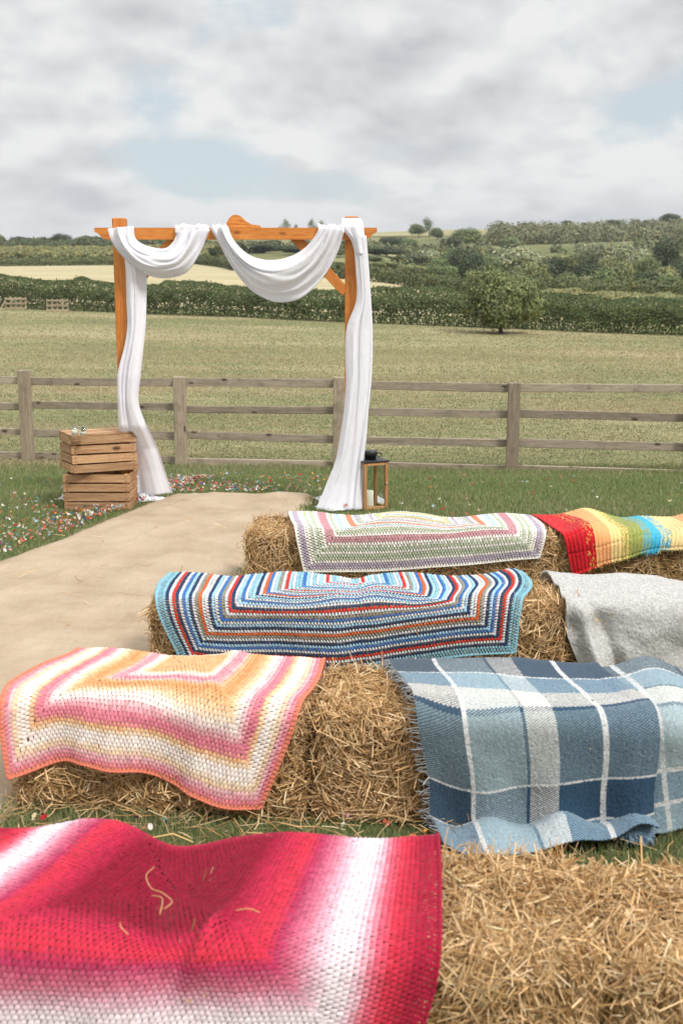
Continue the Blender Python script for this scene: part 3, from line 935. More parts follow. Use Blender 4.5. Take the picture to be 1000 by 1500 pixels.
def drapery():
    t = empty('white_drape', (-.8, AY - .1, 0), 0, 'long white voile draped in two swags over the arch and down both posts', 'drape')
    inv = Matrix.Translation((.8, -(AY - .1), 0))
    Yf = AY - .135
    parts = []
    parts.append(swag('swag', [(194, 331), (197, 348), (222, 362), (245, 362), (254, 352), (258, 338)],
                      [(159, 335), (163, 350), (182, 378), (210, 400), (242, 407), (272, 399), (292, 372), (307, 336)], t, Yf, 1, nfold=4.2, amp=.042, yends=(.0, .02)))
    parts.append(swag('swag', [(333, 331), (340, 348), (366, 374), (400, 381), (440, 368), (458, 350), (468, 334)],
                      [(309, 334), (322, 358), (345, 398), (372, 428), (404, 442), (436, 438), (466, 414), (490, 378), (505, 335)], t, Yf, 2, nfold=4.6, amp=.046, yends=(.02, .0), thin=.35))
    # where the cloth goes over the beam
    for (x0, x1, yb) in ((256, 306, 338), (311, 332, 332), (466, 504, 335)):
        a = at(x0, yb, Yf); b = at(x1, yb, Yf)
        nu, nv = 26, 22
        V = np.zeros((nv, nu, 3))
        for j in range(nv):
            for i in range(nu):
                u = i / (nu - 1)
                rip = .006 * math.sin(u * 13 + x0) + .004 * math.sin(u * 29 + j * .2)
                q = j / (nv - 1) * 1.25                      # 0..1 over the top, then down behind
                ph = min(q, 1.0) * math.pi
                V[j, i] = (a[0] + (b[0] - a[0]) * u, AY - .07 - (.060 + rip) * math.cos(ph), 2.098 + (.030 + rip) * math.sin(ph) - .15 * max(0, q - 1) - (.03 if j == 0 else 0))
        parts.append(mesh_np('fold_over_beam', V.reshape(-1, 3), grid_faces(nu, nv), M['voile'], t, np.full((nu * nv, 3), .1)))
    # knot over the right post
    parts.append(cloth_loft('post_wrap', [(501, 528, 319), (500, 531, 326), (504, 533, 338), (514, 535, 352), (520, 537, 372)], t, AY - .12, 3, .014, 5, 40, .1, 40, [.06, .01, 0, 0, 0]))
    # hanging panels
    parts.append(cloth_loft('hanging_panel', [(180, 208, 362), (183, 213, 390), (185, 214, 440), (187, 213, 480), (184, 211, 505), (175, 208, 545), (175, 205, 590), (175, 217, 628), (178, 226, 660), (180, 236, 700), (178, 245, 732)],
                            t, AY - .10, 3.2, .042, 3, 110, .22, 130, [0.03, 0.03, .02, 0, -.03, -.05, -.05, -.02, .15, .23, .29]))
    parts.append(cloth_loft('hanging_panel', [(516, 536, 345), (521, 540, 395), (522, 543, 440), (508, 545, 480), (506, 545, 520), (507, 543, 560), (504, 539, 600), (498, 536, 640), (492, 532, 672), (479, 530, 705), (463, 530, 742)],
                            t, AY - .12, 3.4, .044, 4, 110, .22, 130, [0, 0, 0, -.01, -.02, -.03, -.04, -.05, -.06, -.08, -.12]))
    # pools of cloth on the ground
    def pool(cx, cy, rx, ry, h, seed, rz=0.0):
        nr, na = 22, 64
        V = []
        for j in range(nr):
            q = j / (nr - 1)
            for i in range(na):
                th = 2 * math.pi * i / na
                edge = 1 + .25 * math.sin(3 * th + seed) + .16 * math.sin(5 * th + 2 * seed) + .08 * math.sin(9 * th)
                x, y = q * rx * edge * math.cos(th), q * ry * edge * math.sin(th)
                z = h * (1 - q ** 1.6) + .022 * (1 - q * .6) * math.sin(th * 7 + q * 5 + seed) * min(1, q * 3) + .016 * math.sin(x * 34 + y * 40 + seed) * (1 - q * .5)
                V.append((cx + x * math.cos(rz) - y * math.sin(rz), cy + x * math.sin(rz) + y * math.cos(rz), max(z, .012) + .006))
        F = []
        for j in range(nr - 1):
            for i in range(na):
                F.append((j * na + i, j * na + (i + 1) % na, (j + 1) * na + (i + 1) % na, (j + 1) * na + i))
        o = mesh_np('pooled_hem', np.array(V), np.array(F), M['voile'], t, np.full((len(V), 3), .0))
        parts.append(o)
    p = on(496, 741); pool(p[0], p[1], .19, .26, .09, 1.3)
    p = on(545, 742); pool(p[0], p[1] + .10, .12, .09, .05, 4.0)
    p = on(213, 737); pool(p[0], p[1] + .06, .15, .10, .05, 2.2)
    p = on(110, 734); pool(p[0], p[1] + .05, .13, .08, .085, 3.1)
    for o in parts:
        o.matrix_parent_inverse = inv


drapery()

# ------------------------------------------------------------------ burlap runner
def runner():
    nu, nv = 90, 170
    ys = np.linspace(1.6, 9.30, nv)
    V = np.zeros((nv, nu, 3))
    for j, y in enumerate(ys):
        l = -2.1 + .29 * (y - 6.95) + .05 * vnoise(y * 1.2, 3) ; r = -.56 + .142 * (y - 6.86) + .03 * vnoise(y * 1.1, 9)
        u = np.linspace(0, 1, nu)
        x = l + (r - l) * u + (u - .5) * 2 * .03 * vnoise(y * 9 + 0 * u, 40 * (u > .5), 12)
        yy = y + (.035 * vnoise(u * 6, 1) + .012 * np.sin(u * 9)) * (j / nv) ** 8 - .10 * u * (j / nv) ** 4
        z = .022 +   .020 * (fbm(x * 2.2 + 5, yy * 1.5, 4, 4) + .35) + .009 * np.abs(vnoise(x * 2.1 + yy * 1.4, yy * 2.4 - x, 8)) * 2 + .010 * (1 - np.abs(vnoise(x * 4 - yy * 2.0, yy * .9 + x, 18)) * 2) ** 4
        e = np.minimum(u, 1 - u)
        z = z * np.clip(e * 14, .15, 1) + .004
        V[j] = np.stack([x, yy, z], -1)
    o = mesh_np('aisle_runner', V.reshape(-1, 3), grid_faces(nu, nv), M['burlap'])
    tag(o, 'wide beige burlap runner laid over the grass up to the arch', 'runner')


runner()

# ------------------------------------------------------------------ straw
STRAW = np.array([(.66, .47, .235), (.58, .39, .175), (.47, .295, .115), (.36, .205, .072), (.72, .56, .32), (.26, .145, .05)])
STRAW_P = np.array([.22, .28, .22, .12, .10, .06])


def straw_cols(n, r, k=1.0):
    c = STRAW[r.choice(len(STRAW), n, p=STRAW_P)] * np.exp(r.normal(0, .15, (n, 1))) * k * np.array([1.06, 1.04, 1.12])
    return np.clip(c, .01, .85)


def sticks(P, D, L, R, r, bend=.08, flat=.6):
    """bent stalks: three rings of three"""
    n = len(P); D = nrm(D)
    A = nrm(np.cross(D, r.normal(0, 1, (n, 3)))); B = np.cross(D, A)
    L = L[:, None]; R = R[:, None]
    mid = P + A * L * r.normal(0, bend, (n, 1))
    cen = np.stack([P - D * L / 2, mid, P + D * L / 2], 1)
    th = np.array([0, 2.094, 4.189])
    ring = np.cos(th)[None, :, None] * A[:, None] + flat * np.sin(th)[None, :, None] * B[:, None]
    rr = R[:, None, :] * np.array([.9, 1.0, .75])[None, :, None]
    V = (cen[:, :, None] + ring[:, None] * rr[:, :, None]).reshape(-1, 3)
    base = np.arange(n)[:, None, None] * 9
    q = []
    for k in (0, 3):
        for j in range(3):
            j2 = (j + 1) % 3
            q.append([k + j, k + j2, k + 3 + j2, k + 3 + j])
    F = (base + np.array(q)[None]).reshape(-1, 4)
    return V, F


def box_surface(nx, ny, nz, L, Dp, Hh, rad, seed, amp=.018):
    """a rounded, lumpy box standing on z = 0 as a closed grid shell"""
    V = []; F = []; n0 = 0
    def face(fn, na, nb):
        nonlocal n0
        a, b = np.meshgrid(np.linspace(-1, 1, na), np.linspace(-1, 1, nb))
        V.append(np.stack(fn(a, b), -1).reshape(-1, 3)); F.append(grid_faces(na, nb) + n0); n0 += na * nb
    o = lambda a: np.ones_like(a)
    face(lambda a, b: (a, -o(a), b), nx, nz); face(lambda a, b: (-a, o(a), b), nx, nz)
    face(lambda a, b: (a, b, o(a)), nx, ny); face(lambda a, b: (a, -b, -o(a)), nx, ny)
    face(lambda a, b: (o(a), a, b), ny, nz); face(lambda a, b: (-o(a), -a, b), ny, nz)
    V = np.concatenate(V)
    h = np.array([L, Dp, Hh]) / 2
    p = V * h
    inner = np.clip(p, -(h - rad), h - rad)
    d = p - inner; dn = np.linalg.norm(d, axis=1, keepdims=True)
    p = np.where(dn > 1e-9, inner + d / np.maximum(dn, 1e-9) * np.minimum(dn, rad), p)
    nn = nrm(p / h ** 2 * np.array([1, 1, 1]) + np.where(dn > 1e-9, d / np.maximum(dn, 1e-9), 0) * 4)
    w = amp * (fbm(p[:, 0] * 7 + p[:, 2] * 3 + seed, p[:, 1] * 7 + p[:, 2] * 6, seed, 3) + .6 * fbm(p[:, 0] * 25 + p[:, 2] * 9, p[:, 1] * 25 + p[:, 2] * 21, seed + 5, 2))
    p = p + nn * w[:, None]
    p[:, 2] += Hh / 2
    return p, np.concatenate(F), nn


def bale_mesh(seed, L=.90, Dp=.43, Hh=.365, n=9000, rad=.042, rr=(.0016, .0030), ll=(.05, .14), stick_out=.18, cover=None, zmin=.13):
    r = np.random.default_rng(seed)
    p, F, nn = box_surface(40, 22, 20, L - .03, Dp - .03, Hh - .012, rad, seed)
    core_c = np.tile(np.array([[.20, .115, .04]]), (len(p), 1)) * np.exp(r.normal(0, .3, (len(p), 1)))
    # stalks over the faces, thick on the sides that can be seen
    h = np.array([L, Dp, Hh]) / 2
    areas = np.array([L * Hh, L * Hh * .6, L * Dp, Dp * Hh, Dp * Hh]); areas = areas / areas.sum()
    f = r.choice(5, n, p=areas)
    a = r.uniform(-1, 1, n); b = r.uniform(-1, 1, n)
    P = np.zeros((n, 3)); N = np.zeros((n, 3))
    for k, (ax, sg, u, v) in enumerate(((1, -1, 0, 2), (1, 1, 0, 2), (2, 1, 0, 1), (0, 1, 1, 2), (0, -1, 1, 2))):
        s = f == k
        P[s, ax] = sg * h[ax]; P[s, u] = a[s] * h[u]; P[s, v] = b[s] * h[v]; N[s, ax] = sg
    inner = np.clip(P, -(h - rad * 1.25), h - rad * 1.25)
    d = P - inner; dn = np.linalg.norm(d, axis=1, keepdims=True)
    P = inner + d / np.maximum(dn, 1e-9) * np.minimum(dn, rad * 1.25)
    N = nrm(d + N * 1e-3)
    lump = .02 * fbm(P[:, 0] * 6 + seed, P[:, 1] * 6 + P[:, 2] * 8, seed, 3)
    P = P + N * (lump + r.uniform(-.014, .008, n))[:, None]
    D = r.normal(0, 1, (n, 3))
    D = D - N * (D * N).sum(1, keepdims=True)
    # clumps of stalks share a lie
    ang = 3.2 * fbm(P[:, 0] * 5 + seed * 3, P[:, 2] * 5 + P[:, 1] * 5, seed + 2, 2)
    T1 = nrm(np.cross(N, np.array([.12, .21, 1.0]) + 0 * N)); T2 = np.cross(N, T1)
    D = nrm(D) * .8 + (np.cos(ang)[:, None] * T1 + np.sin(ang)[:, None] * T2) * .9
    cov = np.zeros(n, bool)
    if cover: cov = (P[:, 0] > cover[0]) & (P[:, 0] < cover[1]) & (P[:, 2] > zmin - h[2])      # pressed flat under a blanket
    D = nrm(D) + N * (r.normal(0, stick_out, n) * np.where(cov, .12, 1))[:, None]
    P = P - N * np.where(cov, .016, 0)[:, None]
    Ls = r.uniform(*ll, n) * np.where(r.random(n) < .12, 1.5, 1.0)
    # stray stalks standing out of the edges
    m = n // 28
    k = r.choice(np.flatnonzero(~cov), m) if (~cov).any() else np.arange(0)
    m = len(k)
    Ps = P[k] + N[k] * r.uniform(.0, .02, (m, 1)); Ds = nrm(N[k] + r.normal(0, .75, (m, 3)))
    Ls2 = r.uniform(.05, .13, m)
    P = np.concatenate([P, Ps]); D = np.concatenate([D, Ds]); Ls = np.concatenate([Ls, Ls2])
    P[:, 2] = np.maximum(P[:, 2] + h[2], .008)
    V, Fs = sticks(P, D, Ls, r.uniform(*rr, len(P)), r)
    V[:, 2] = np.maximum(V[:, 2], .004)
    cs = np.repeat(straw_cols(len(P), r), 9, 0)
    o = mesh_np('straw_bale', np.concatenate([p, V]), [F, Fs + len(p)], M['straw'], None, np.concatenate([core_c, cs]), smooth=False)
    me = o.data
    bpy.data.objects.remove(o)
    return me


ROWS = {1: (2.07, -.03), 2: (3.40, -.10), 3: (4.63, .0), 4: (6.07, -.06)}
HB, DB = .37, .44


def bale(me, row, s0, s1, label, flip=False, dy=0.0, drop=0.0, rz=0.0):
    y0, sl = ROWS[row]
    sc = (s0 + s1) / 2
    o = bpy.data.objects.new('straw_bale', me)
    COL.objects.link(o)
    o.location = (sc, y0 + sl * sc + DB / 2 + dy, 0)
    o.rotation_euler = (0, 0, math.atan(sl) + (math.pi if flip else 0) + rz)
    o.scale = ((s1 - s0) / .90, 1, 1 - drop)
    tag(o, label, 'straw bale', 'straw bales set out as seats in four rows')


NEAR = dict(rr=(.0012, .0027), ll=(.04, .12), stick_out=.22)
ALL = (-.5, .5)
near_a = bale_mesh(101, n=19000, cover=(-.5, .12), zmin=.0, **NEAR)
near_b = bale_mesh(102, n=19000, **NEAR)
near_c = bale_mesh(112, n=5000, cover=ALL, zmin=.0, **NEAR)
mid_a = bale_mesh(103, n=12000, stick_out=.2, cover=ALL, zmin=.17)
mid_b = bale_mesh(104, n=12000, stick_out=.2, cover=(-.13, .5), zmin=.0)
mid_c = bale_mesh(107, n=10000, stick_out=.2, cover=(-.5, .20), zmin=.14)
far_a = bale_mesh(105, n=8500, cover=ALL, zmin=.12)
far_b = bale_mesh(106, n=8500, cover=(-.19, .5), zmin=.15)
far_c = bale_mesh(108, n=8500, cover=(-.5, .31), zmin=.2)
far_d = bale_mesh(109, n=8000, cover=ALL, zmin=.30)

bale(near_c, 1, -1.31, -.43, 'straw bale hidden under the left part of the crimson blanket')
bale(near_a, 1, -.34, .53, 'front straw bale half covered by the crimson blanket, its right end bare')
bale(near_b, 1, .54, 1.45, 'bare front straw bale at the lower right frame corner', dy=-.02, rz=.02)
bale(mid_a, 2, -1.03, -.085, 'straw bale under the pink and orange crochet blanket')
bale(mid_b, 2, -.065, .87, 'straw bale with a bare left end, right end under blue plaid throw', drop=-.01)
bale(near_c, 2, .885, 1.80, 'straw bale under the paler plaid throw at the right edge', True)
bale(far_a, 3, -.81, .055, 'straw bale under the left half of the blue and red crochet blanket')
bale(mid_c, 3, .07, .945, 'straw bale with a bare right end beside the blue and red crochet blanket')
bale(far_a, 3, .96, 1.86, 'straw bale under the grey fleece blanket')
bale(far_b, 4, -.50, .335, 'straw bale with a bare left end under the pastel crochet blanket')
bale(far_c, 4, .345, 1.16, 'straw bale with a bare right end under the pastel crochet blanket')
bale(far_d, 4, 1.175, 2.06, 'straw bale under the rainbow striped blanket', True)

# ------------------------------------------------------------------ blankets lying over the bales
_t = np.arange(-1.4, 1.6, .005)
_py = np.where(_t < -DB, DB, np.where(_t < 0, -_t, np.where(_t < HB, 0, -(_t - HB))))
_pz = np.where(_t < -DB, np.maximum(HB + (_t + DB), .0), np.where(_t < 0, HB, np.where(_t < HB, HB - _t, 0.0)))
_k = np.hanning(29); _k /= _k.sum()
_py = np.convolve(np.pad(_py, 14, 'edge'), _k, 'valid'); _pz = np.convolve(np.pad(_pz, 14, 'edge'), _k, 'valid')


def on_row(row, s, t):
    y0, sl = ROWS[row]
    return np.stack([s, y0 + sl * s + np.interp(t, _t, _py), np.interp(t, _t, _pz)], -1)


_n = np.stack([-np.gradient(_pz), np.gradient(_py)], -1)            # outward from the bale: (y, z)
_n = nrm(np.where((_t < -.2)[:, None], 1, 1) * _n) * -1
_n[:, 0] *= -1; _n[:, 1] *= -1
if _n[np.searchsorted(_t, -.2), 1] < 0: _n = -_n
_py = _py + _n[:, 0] * .032; _pz = np.maximum(_pz + _n[:, 1] * .032, .012)
_arc = np.r_[0, np.cumsum(np.hypot(np.diff(_py), np.diff(_pz)))]
_t = _arc - np.interp(0, _t, _arc)


class Blanket:
    """a cloth laid over a row of bales: four edge curves in (along the row, over the bale) and folds standing off it"""
    def __init__(s, row, left, right, top, bottom, off=.022, folds=None, seed=0, lump=.012):
        s.row, s.off, s.folds, s.seed, s.lump = row, off, folds, seed, lump
        n = 241
        s.g = np.linspace(0, 1, n)
        s.L, s.R, s.T, s.B = (resample(c, n) for c in (left, right, top, bottom))

    def st(s, u, v):
        def c(tab, q): return np.stack([np.interp(q, s.g, tab[:, 0]), np.interp(q, s.g, tab[:, 1])], -1)
        L, R, T, B = c(s.L, v), c(s.R, v), c(s.T, u), c(s.B, u)
        u = u[..., None]; v = v[..., None]
        return (1 - v) * T + v * B + (1 - u) * L + u * R - ((1 - u) * (1 - v) * s.T[0] + u * (1 - v) * s.T[-1] + (1 - u) * v * s.B[0] + u * v * s.B[-1])

    def raw(s, u, v):
        q = s.st(u, v)
        return on_row(s.row, q[..., 0], q[..., 1]), q

    def frame(s, u, v):
        e = .004
        p, q = s.raw(u, v)
        a = s.raw(u + e, v)[0] - s.raw(u - e, v)[0]; b = s.raw(u, v + e)[0] - s.raw(u, v - e)[0]
        nn = nrm(np.cross(b, a))
        return p, q, nn

    def pos(s, u, v):
        p, q, nn = s.frame(u, v)
        h = s.off - .032 + s.lump * (fbm(q[..., 0] * 5 + s.seed, q[..., 1] * 4, s.seed, 3) + .25)
        if s.folds: h = h + s.folds(u, v, q)
        r = p + nn * h[..., None]
        r[..., 2] = np.maximum(r[..., 2], .006)
        return r

    def full(s, u, v):
        e = .004
        p = s.pos(u, v)
        a = s.pos(u + e, v) - s.pos(u - e, v); b = s.pos(u, v + e) - s.pos(u, v - e)
        return p, nrm(a), nrm(b), nrm(np.cross(b, a)), np.linalg.norm(a, axis=-1) / (2 * e), np.linalg.norm(b, axis=-1) / (2 * e)


def crochet(bk, nu, nv, ring_col, jtop, name, label, puff=.0035, seed=0, fill=1.0, fan0=.74, wyf=1.04, Rs=None, Rb=None, K=30):
    """granny-stripe crochet: one puffed cluster of yarn per stitch group, set ring by ring round the centre, gaps left between"""
    r = np.random.default_rng(seed)
    Rs = Rs or K; Rb = Rb or K
    i, j = np.meshgrid(np.arange(nu), np.arange(nv)); i = i.ravel(); j = j.ravel()
    left, right, bot, top = i, nu - 1 - i, nv - 1 - j, j + jtop
    ds = np.minimum(left, right) / Rs; db = np.minimum(bot, top) / Rb
    side = ds < db                                       # rows that run up the sides
    line = np.where(side, np.minimum(left, right), np.minimum(bot, top))
    ring = np.minimum(ds, db) * K
    off = np.where(line % 2 == 0, 0.0, .5)
    seam = np.abs(np.minimum(left, right) * (Rb / Rs) - np.minimum(bot, top)) < 1.3      # where the rows turn the corner: no hole
    i, j, ring, side, left, right, bot, top, off = (np.concatenate([q, q[seam]]) for q in (i, j, ring, side, left, right, bot, top, off))
    off[-seam.sum():] = .25
    iu = i + np.where(side, 0, off); jv = j + np.where(side, off, 0)
    u = (iu + .5) / nu; v = (jv + .5) / nv
    keep = (u < 1) & (v < 1)
    u, v, ring, side, left, right, bot, top = (q[keep] for q in (u, v, ring, side, left, right, bot, top))
    P, A, B, N, la, lb = bk.full(u, v)
    wa = la / nu; wb = lb / nv
    # cluster axes: x along the ring, y outwards
    sgn = np.where(side, np.where(left < right, -1.0, 1.0), np.where(bot <= top, 1.0, -1.0))
    X = np.where(side[:, None], B, A); Yd = np.where(side[:, None], A, B) * sgn[:, None]
    wx = np.where(side, wb, wa) * .5 * fill; wy = np.where(side, wa, wb) * .5 * wyf
    # 5 x 4 little grid: posts fanning out to the outer edge, a raised chain along it
    gx = np.array([-1, -.5, 0, .5, 1]); gy = np.array([-1, -.35, .35, 1.0])
    hy = np.array([.25, .75, 1.0, .35])
    V = []
    jit = r.normal(0, .05, (len(u), 2))
    for b_, h_ in zip(gy, hy):
        fan = fan0 + (1 - fan0) * min(1, (b_ + 1) / 1.4)
        for a_ in gx:
            hx = {0: 1.0, .5: .72, 1: .15}[abs(a_)]
            V.append(P + X * ((a_ * fan + jit[:, :1]) * wx[:, None]) + Yd * ((b_ + jit[:, 1:]) * wy[:, None]) + N * (puff * hx * h_ + .0005 * r.normal(0, 1, len(u)))[:, None])
    V = np.stack(V, 1).reshape(-1, 3)
    F = (np.arange(len(u))[:, None, None] * 20 + grid_faces(5, 4)[None]).reshape(-1, 4)
    c = ring_col(ring, u, v, r, np.where(side, np.floor(v * nv), np.floor(u * nu)).astype(int)) * np.exp(r.normal(0, .07, (len(u), 1)))
    c = np.repeat(np.clip(c, .005, .9), 20, 0)
    # crocheted edging: a thick cord all round
    edge = []
    m = 260
    q = np.linspace(0, 1, m)
    for (eu, ev) in ((q * 0, q), (q, q * 0 + 1), (q * 0 + 1, q[::-1])):
        edge.append(bk.pos(eu, ev))
    ep = np.concatenate([edge[0], edge[1][1:], edge[2][1:]])
    mb = MB(); rad = .0045
    ep[:, 2] += .001
    n_ = len(ep)
    mb.tube(ep, rad * (1 + .28 * np.sin(np.arange(n_) * 1.6)), 6)
    ev_ = np.concatenate(mb.v); eq = np.concatenate(mb.f[4])
    ec = np.tile(ring_col(np.zeros(1, int), np.zeros(1), np.zeros(1), r), (len(ev_), 1))
    o = mesh_np(name, np.concatenate([V, ev_]), [F, eq + len(V)], M['yarn'], None, np.concatenate([c, ec]), smooth=True)
    return tag(o, label, 'blanket')


def seq(colors, names):
    arr = np.array([colors[n.split('/')[0]] for n in names]); arr2 = np.array([colors[n.split('/')[-1]] for n in names])
    return lambda ring, u, v, r, k=0: np.where((np.asarray(k) % 2 == 0)[..., None], arr[np.clip(np.round(ring).astype(int), 0, len(arr) - 1)], arr2[np.clip(np.round(ring).astype(int), 0, len(arr) - 1)])


def grad(stops, k):
    x = np.array([s[0] for s in stops]); c = np.array([s[1] for s in stops])
    def f(ring, u, v, r, idx=0):
        q = np.clip((ring + r.uniform(-.25, .25, len(ring))) / k, 0, 1)
        return np.stack([np.interp(q, x, c[:, a]) for a in range(3)], -1)
    return f


CORAL, PINK, LPINK, WHT, CRM, PEACH, ORG = (.72, .22, .14), (.69, .21, .27), (.74, .42, .44), (.84, .745, .69), (.80, .60, .39), (.75, .40, .20), (.73, .29, .115)

# pink and orange blanket, second row
def pink_folds(u, v, q):
    f = .026 * np.clip((v - .55) / .45, 0, 1) ** 1.3 * (.5 + np.sin(2 * np.pi * (u * 2.35 + .12 * v + .15)))
    f += .015 * np.exp(-((u - .28) / .05) ** 2) * np.clip((v - .5) * 2, 0, 1) + .012 * np.exp(-((u - .62 - .1 * v) / .04) ** 2)
    return f + .008 * np.sin(9 * u + 4 * v)


bk = Blanket(2, [(-.90, -.66), (-.93, -.40), (-1.04, -.14), (-1.07, .06), (-1.045, .25)],
             [(-.06, -.66), (-.062, -.40), (-.085, -.18), (-.149, .064), (-.25, .33)],
             [(-.90, -.66), (-.48, -.64), (-.06, -.66)],
             [(-1.045, .25), (-.96, .225), (-.871, .200), (-.74, .205), (-.628, .213), (-.53, .262), (-.455, .293), (-.36, .318), (-.25, .33)], .034, pink_folds, 3)
crochet(bk, 68, 66, grad([(0, CORAL), (.035, PINK), (.08, LPINK), (.12, CRM), (.17, WHT), (.22, WHT), (.255, CRM), (.285, PEACH), (.315, PINK), (.36, PINK), (.41, LPINK), (.46, WHT), (.52, CRM), (.58, PEACH), (.66, ORG), (.73, PEACH), (.78, LPINK), (.83, PINK), (.87, LPINK), (.91, WHT), (.96, CRM), (1, PEACH)], 27), 20, 'crochet_blanket',
        'pink, white and orange crochet blanket on the left bale of the second row', .0034, seed=1, Rs=26, Rb=36, K=27)

# crimson blanket, front row
def red_folds(u, v, q):
    s_, t_ = q[..., 0], q[..., 1]
    gap = -.042 * np.exp(-((s_ + .36 - .10 * (t_ + .2)) / .095) ** 2) * np.clip(1.15 - np.abs(t_ + .12) * 1.4, .25, 1)
    hump = .035 * np.exp(-((s_ + .60) / .13) ** 2) * np.exp(-((t_ + .45) / .2) ** 2)
    cre = .030 * np.exp(-((s_ + .27 + .35 * (t_ + .02)) / .022) ** 2) * np.exp(-((t_ + .02) / .10) ** 2)
    return gap + hump + cre + .006 * np.sin(s_ * 17 + t_ * 6) + .02 * np.exp(-((u - 1) / .05) ** 2) * 0


bk = Blanket(1, [(-.80, -.80), (-.80, -.50), (-.93, -.25), (-1.08, 0.0), (-1.17, .335)],
             [(.225, -.80), (.222, -.44), (.205, -.18), (.178, .07), (.105, .305)],
             [(-.80, -.80), (-.3, -.78), (.225, -.80)],
             [(-1.17, .335), (-.8, .32), (-.4, .335), (-.1, .31), (.105, .305)], .036, red_folds, 6, .014)
CR, RD, DK, PK2, WH2 = (.34, .012, .040), (.58, .034, .064), (.24, .008, .028), (.60, .16, .24), (.80, .68, .72)
crochet(bk, 102, 100, grad([(0, CR), (.06, CR), (.16, RD), (.22, (.66, .12, .18)), (.27, (.74, .48, .55)), (.31, WH2), (.37, WH2), (.43, (.70, .42, .50)), (.50, PK2), (.58, (.42, .035, .10)), (.63, RD),
        (.75, (.46, .02, .06)), (.86, DK), (1, DK)], 30), 7, 'crochet_blanket',
        'crimson, pink and white crochet blanket nearest the camera', .0031, seed=2, Rs=43, Rb=45, K=30)

# blue granny blanket, third row
BL = dict(sky=(.24, .46, .56), teal=(.17, .36, .44), navy=(.022, .052, .125), white=(.58, .61, .63), red=(.58, .045, .035), org=(.66, .13, .045), khaki=(.27, .26, .215), blue=(.05, .17, .45), lb=(.33, .55, .72), pale=(.56, .66, .74))
names = 'sky teal sky navy white red navy white blue lb navy white khaki org white navy lb white blue khaki white red navy white lb blue white sky lb navy white org blue white lb khaki white red lb white sky blue lb white sky white lb pale red white sky lb white'.split()


def blue_folds(u, v, q):
    f = .022 * np.clip((v - .5) / .5, 0, 1) * np.sin(2 * np.pi * (u * 2.2 + .1)) + .010 * np.sin(2 * np.pi * (u * 3.1 + v * .8))
    f += .028 * np.exp(-((u - .97) / .03) ** 2) * np.exp(-((v - .38) / .16) ** 2) - .015 * np.exp(-((q[..., 0] - .06) / .05) ** 2)
    return f


bk = Blanket(3, [(-.74, -.68), (-.77, -.42), (-.785, -.25), (-.76, 0.0), (-.655, .262)],
             [(.80, -.68), (.80, -.46), (.82, -.26), (.735, .02), (.715, .205)],
             [(-.74, -.68), (0, -.66), (.80, -.68)],
             [(-.655, .262), (-.40, .29), (-.1, .30), (.1, .285), (.30, .262), (.5, .222), (.715, .205)], .028, blue_folds, 9)
crochet(bk, 112, 76, seq(BL, names), 36, 'crochet_blanket', 'blue, navy, white and red ring-patterned crochet blanket in the third row', .0045, seed=3, fill=.86, fan0=.36, wyf=.98, Rs=56, Rb=54, K=54)

# pastel blanket, fourth row
PA = dict(w=(.76, .73, .67), lil=(.44, .385, .47), sage=(.45, .51, .38), dp=(.53, .28, .31), pb=(.48, .60, .66), org=(.70, .25, .15), yel=(.70, .55, .27), pink=(.68, .40, .38), pl=(.60, .56, .60))
names = 'w lil lil w sage w sage sage/w w dp dp w sage w pb pb w org org w lil sage pl w lil w sage yel w pb w pink w yel w'.split()
bk = Blanket(4, [(-.30, -.66), (-.30, -.46), (-.285, -.25), (-.245, 0), (-.200, .225)],
             [(1.07, -.66), (1.08, -.44), (1.095, -.2), (1.075, 0), (1.045, .128)],
             [(-.30, -.66), (.4, -.66), (1.07, -.66)],
             [(-.200, .225), (.1, .215), (.366, .198), (.7, .165), (1.045, .128)], .028, lambda u, v, q: .012 * np.sin(2 * np.pi * (u * 2.4 + v * .5)) + .010 * np.clip(v - .5, 0, 1) * np.sin(14 * u), 12)
crochet(bk, 86, 54, seq(PA, names), 14, 'crochet_blanket', 'pastel white, sage and lilac crochet blanket with an orange ring in the fourth row', .0045, seed=4, fill=.90, fan0=.5, wyf=1.0, Rs=36, Rb=35, K=31)


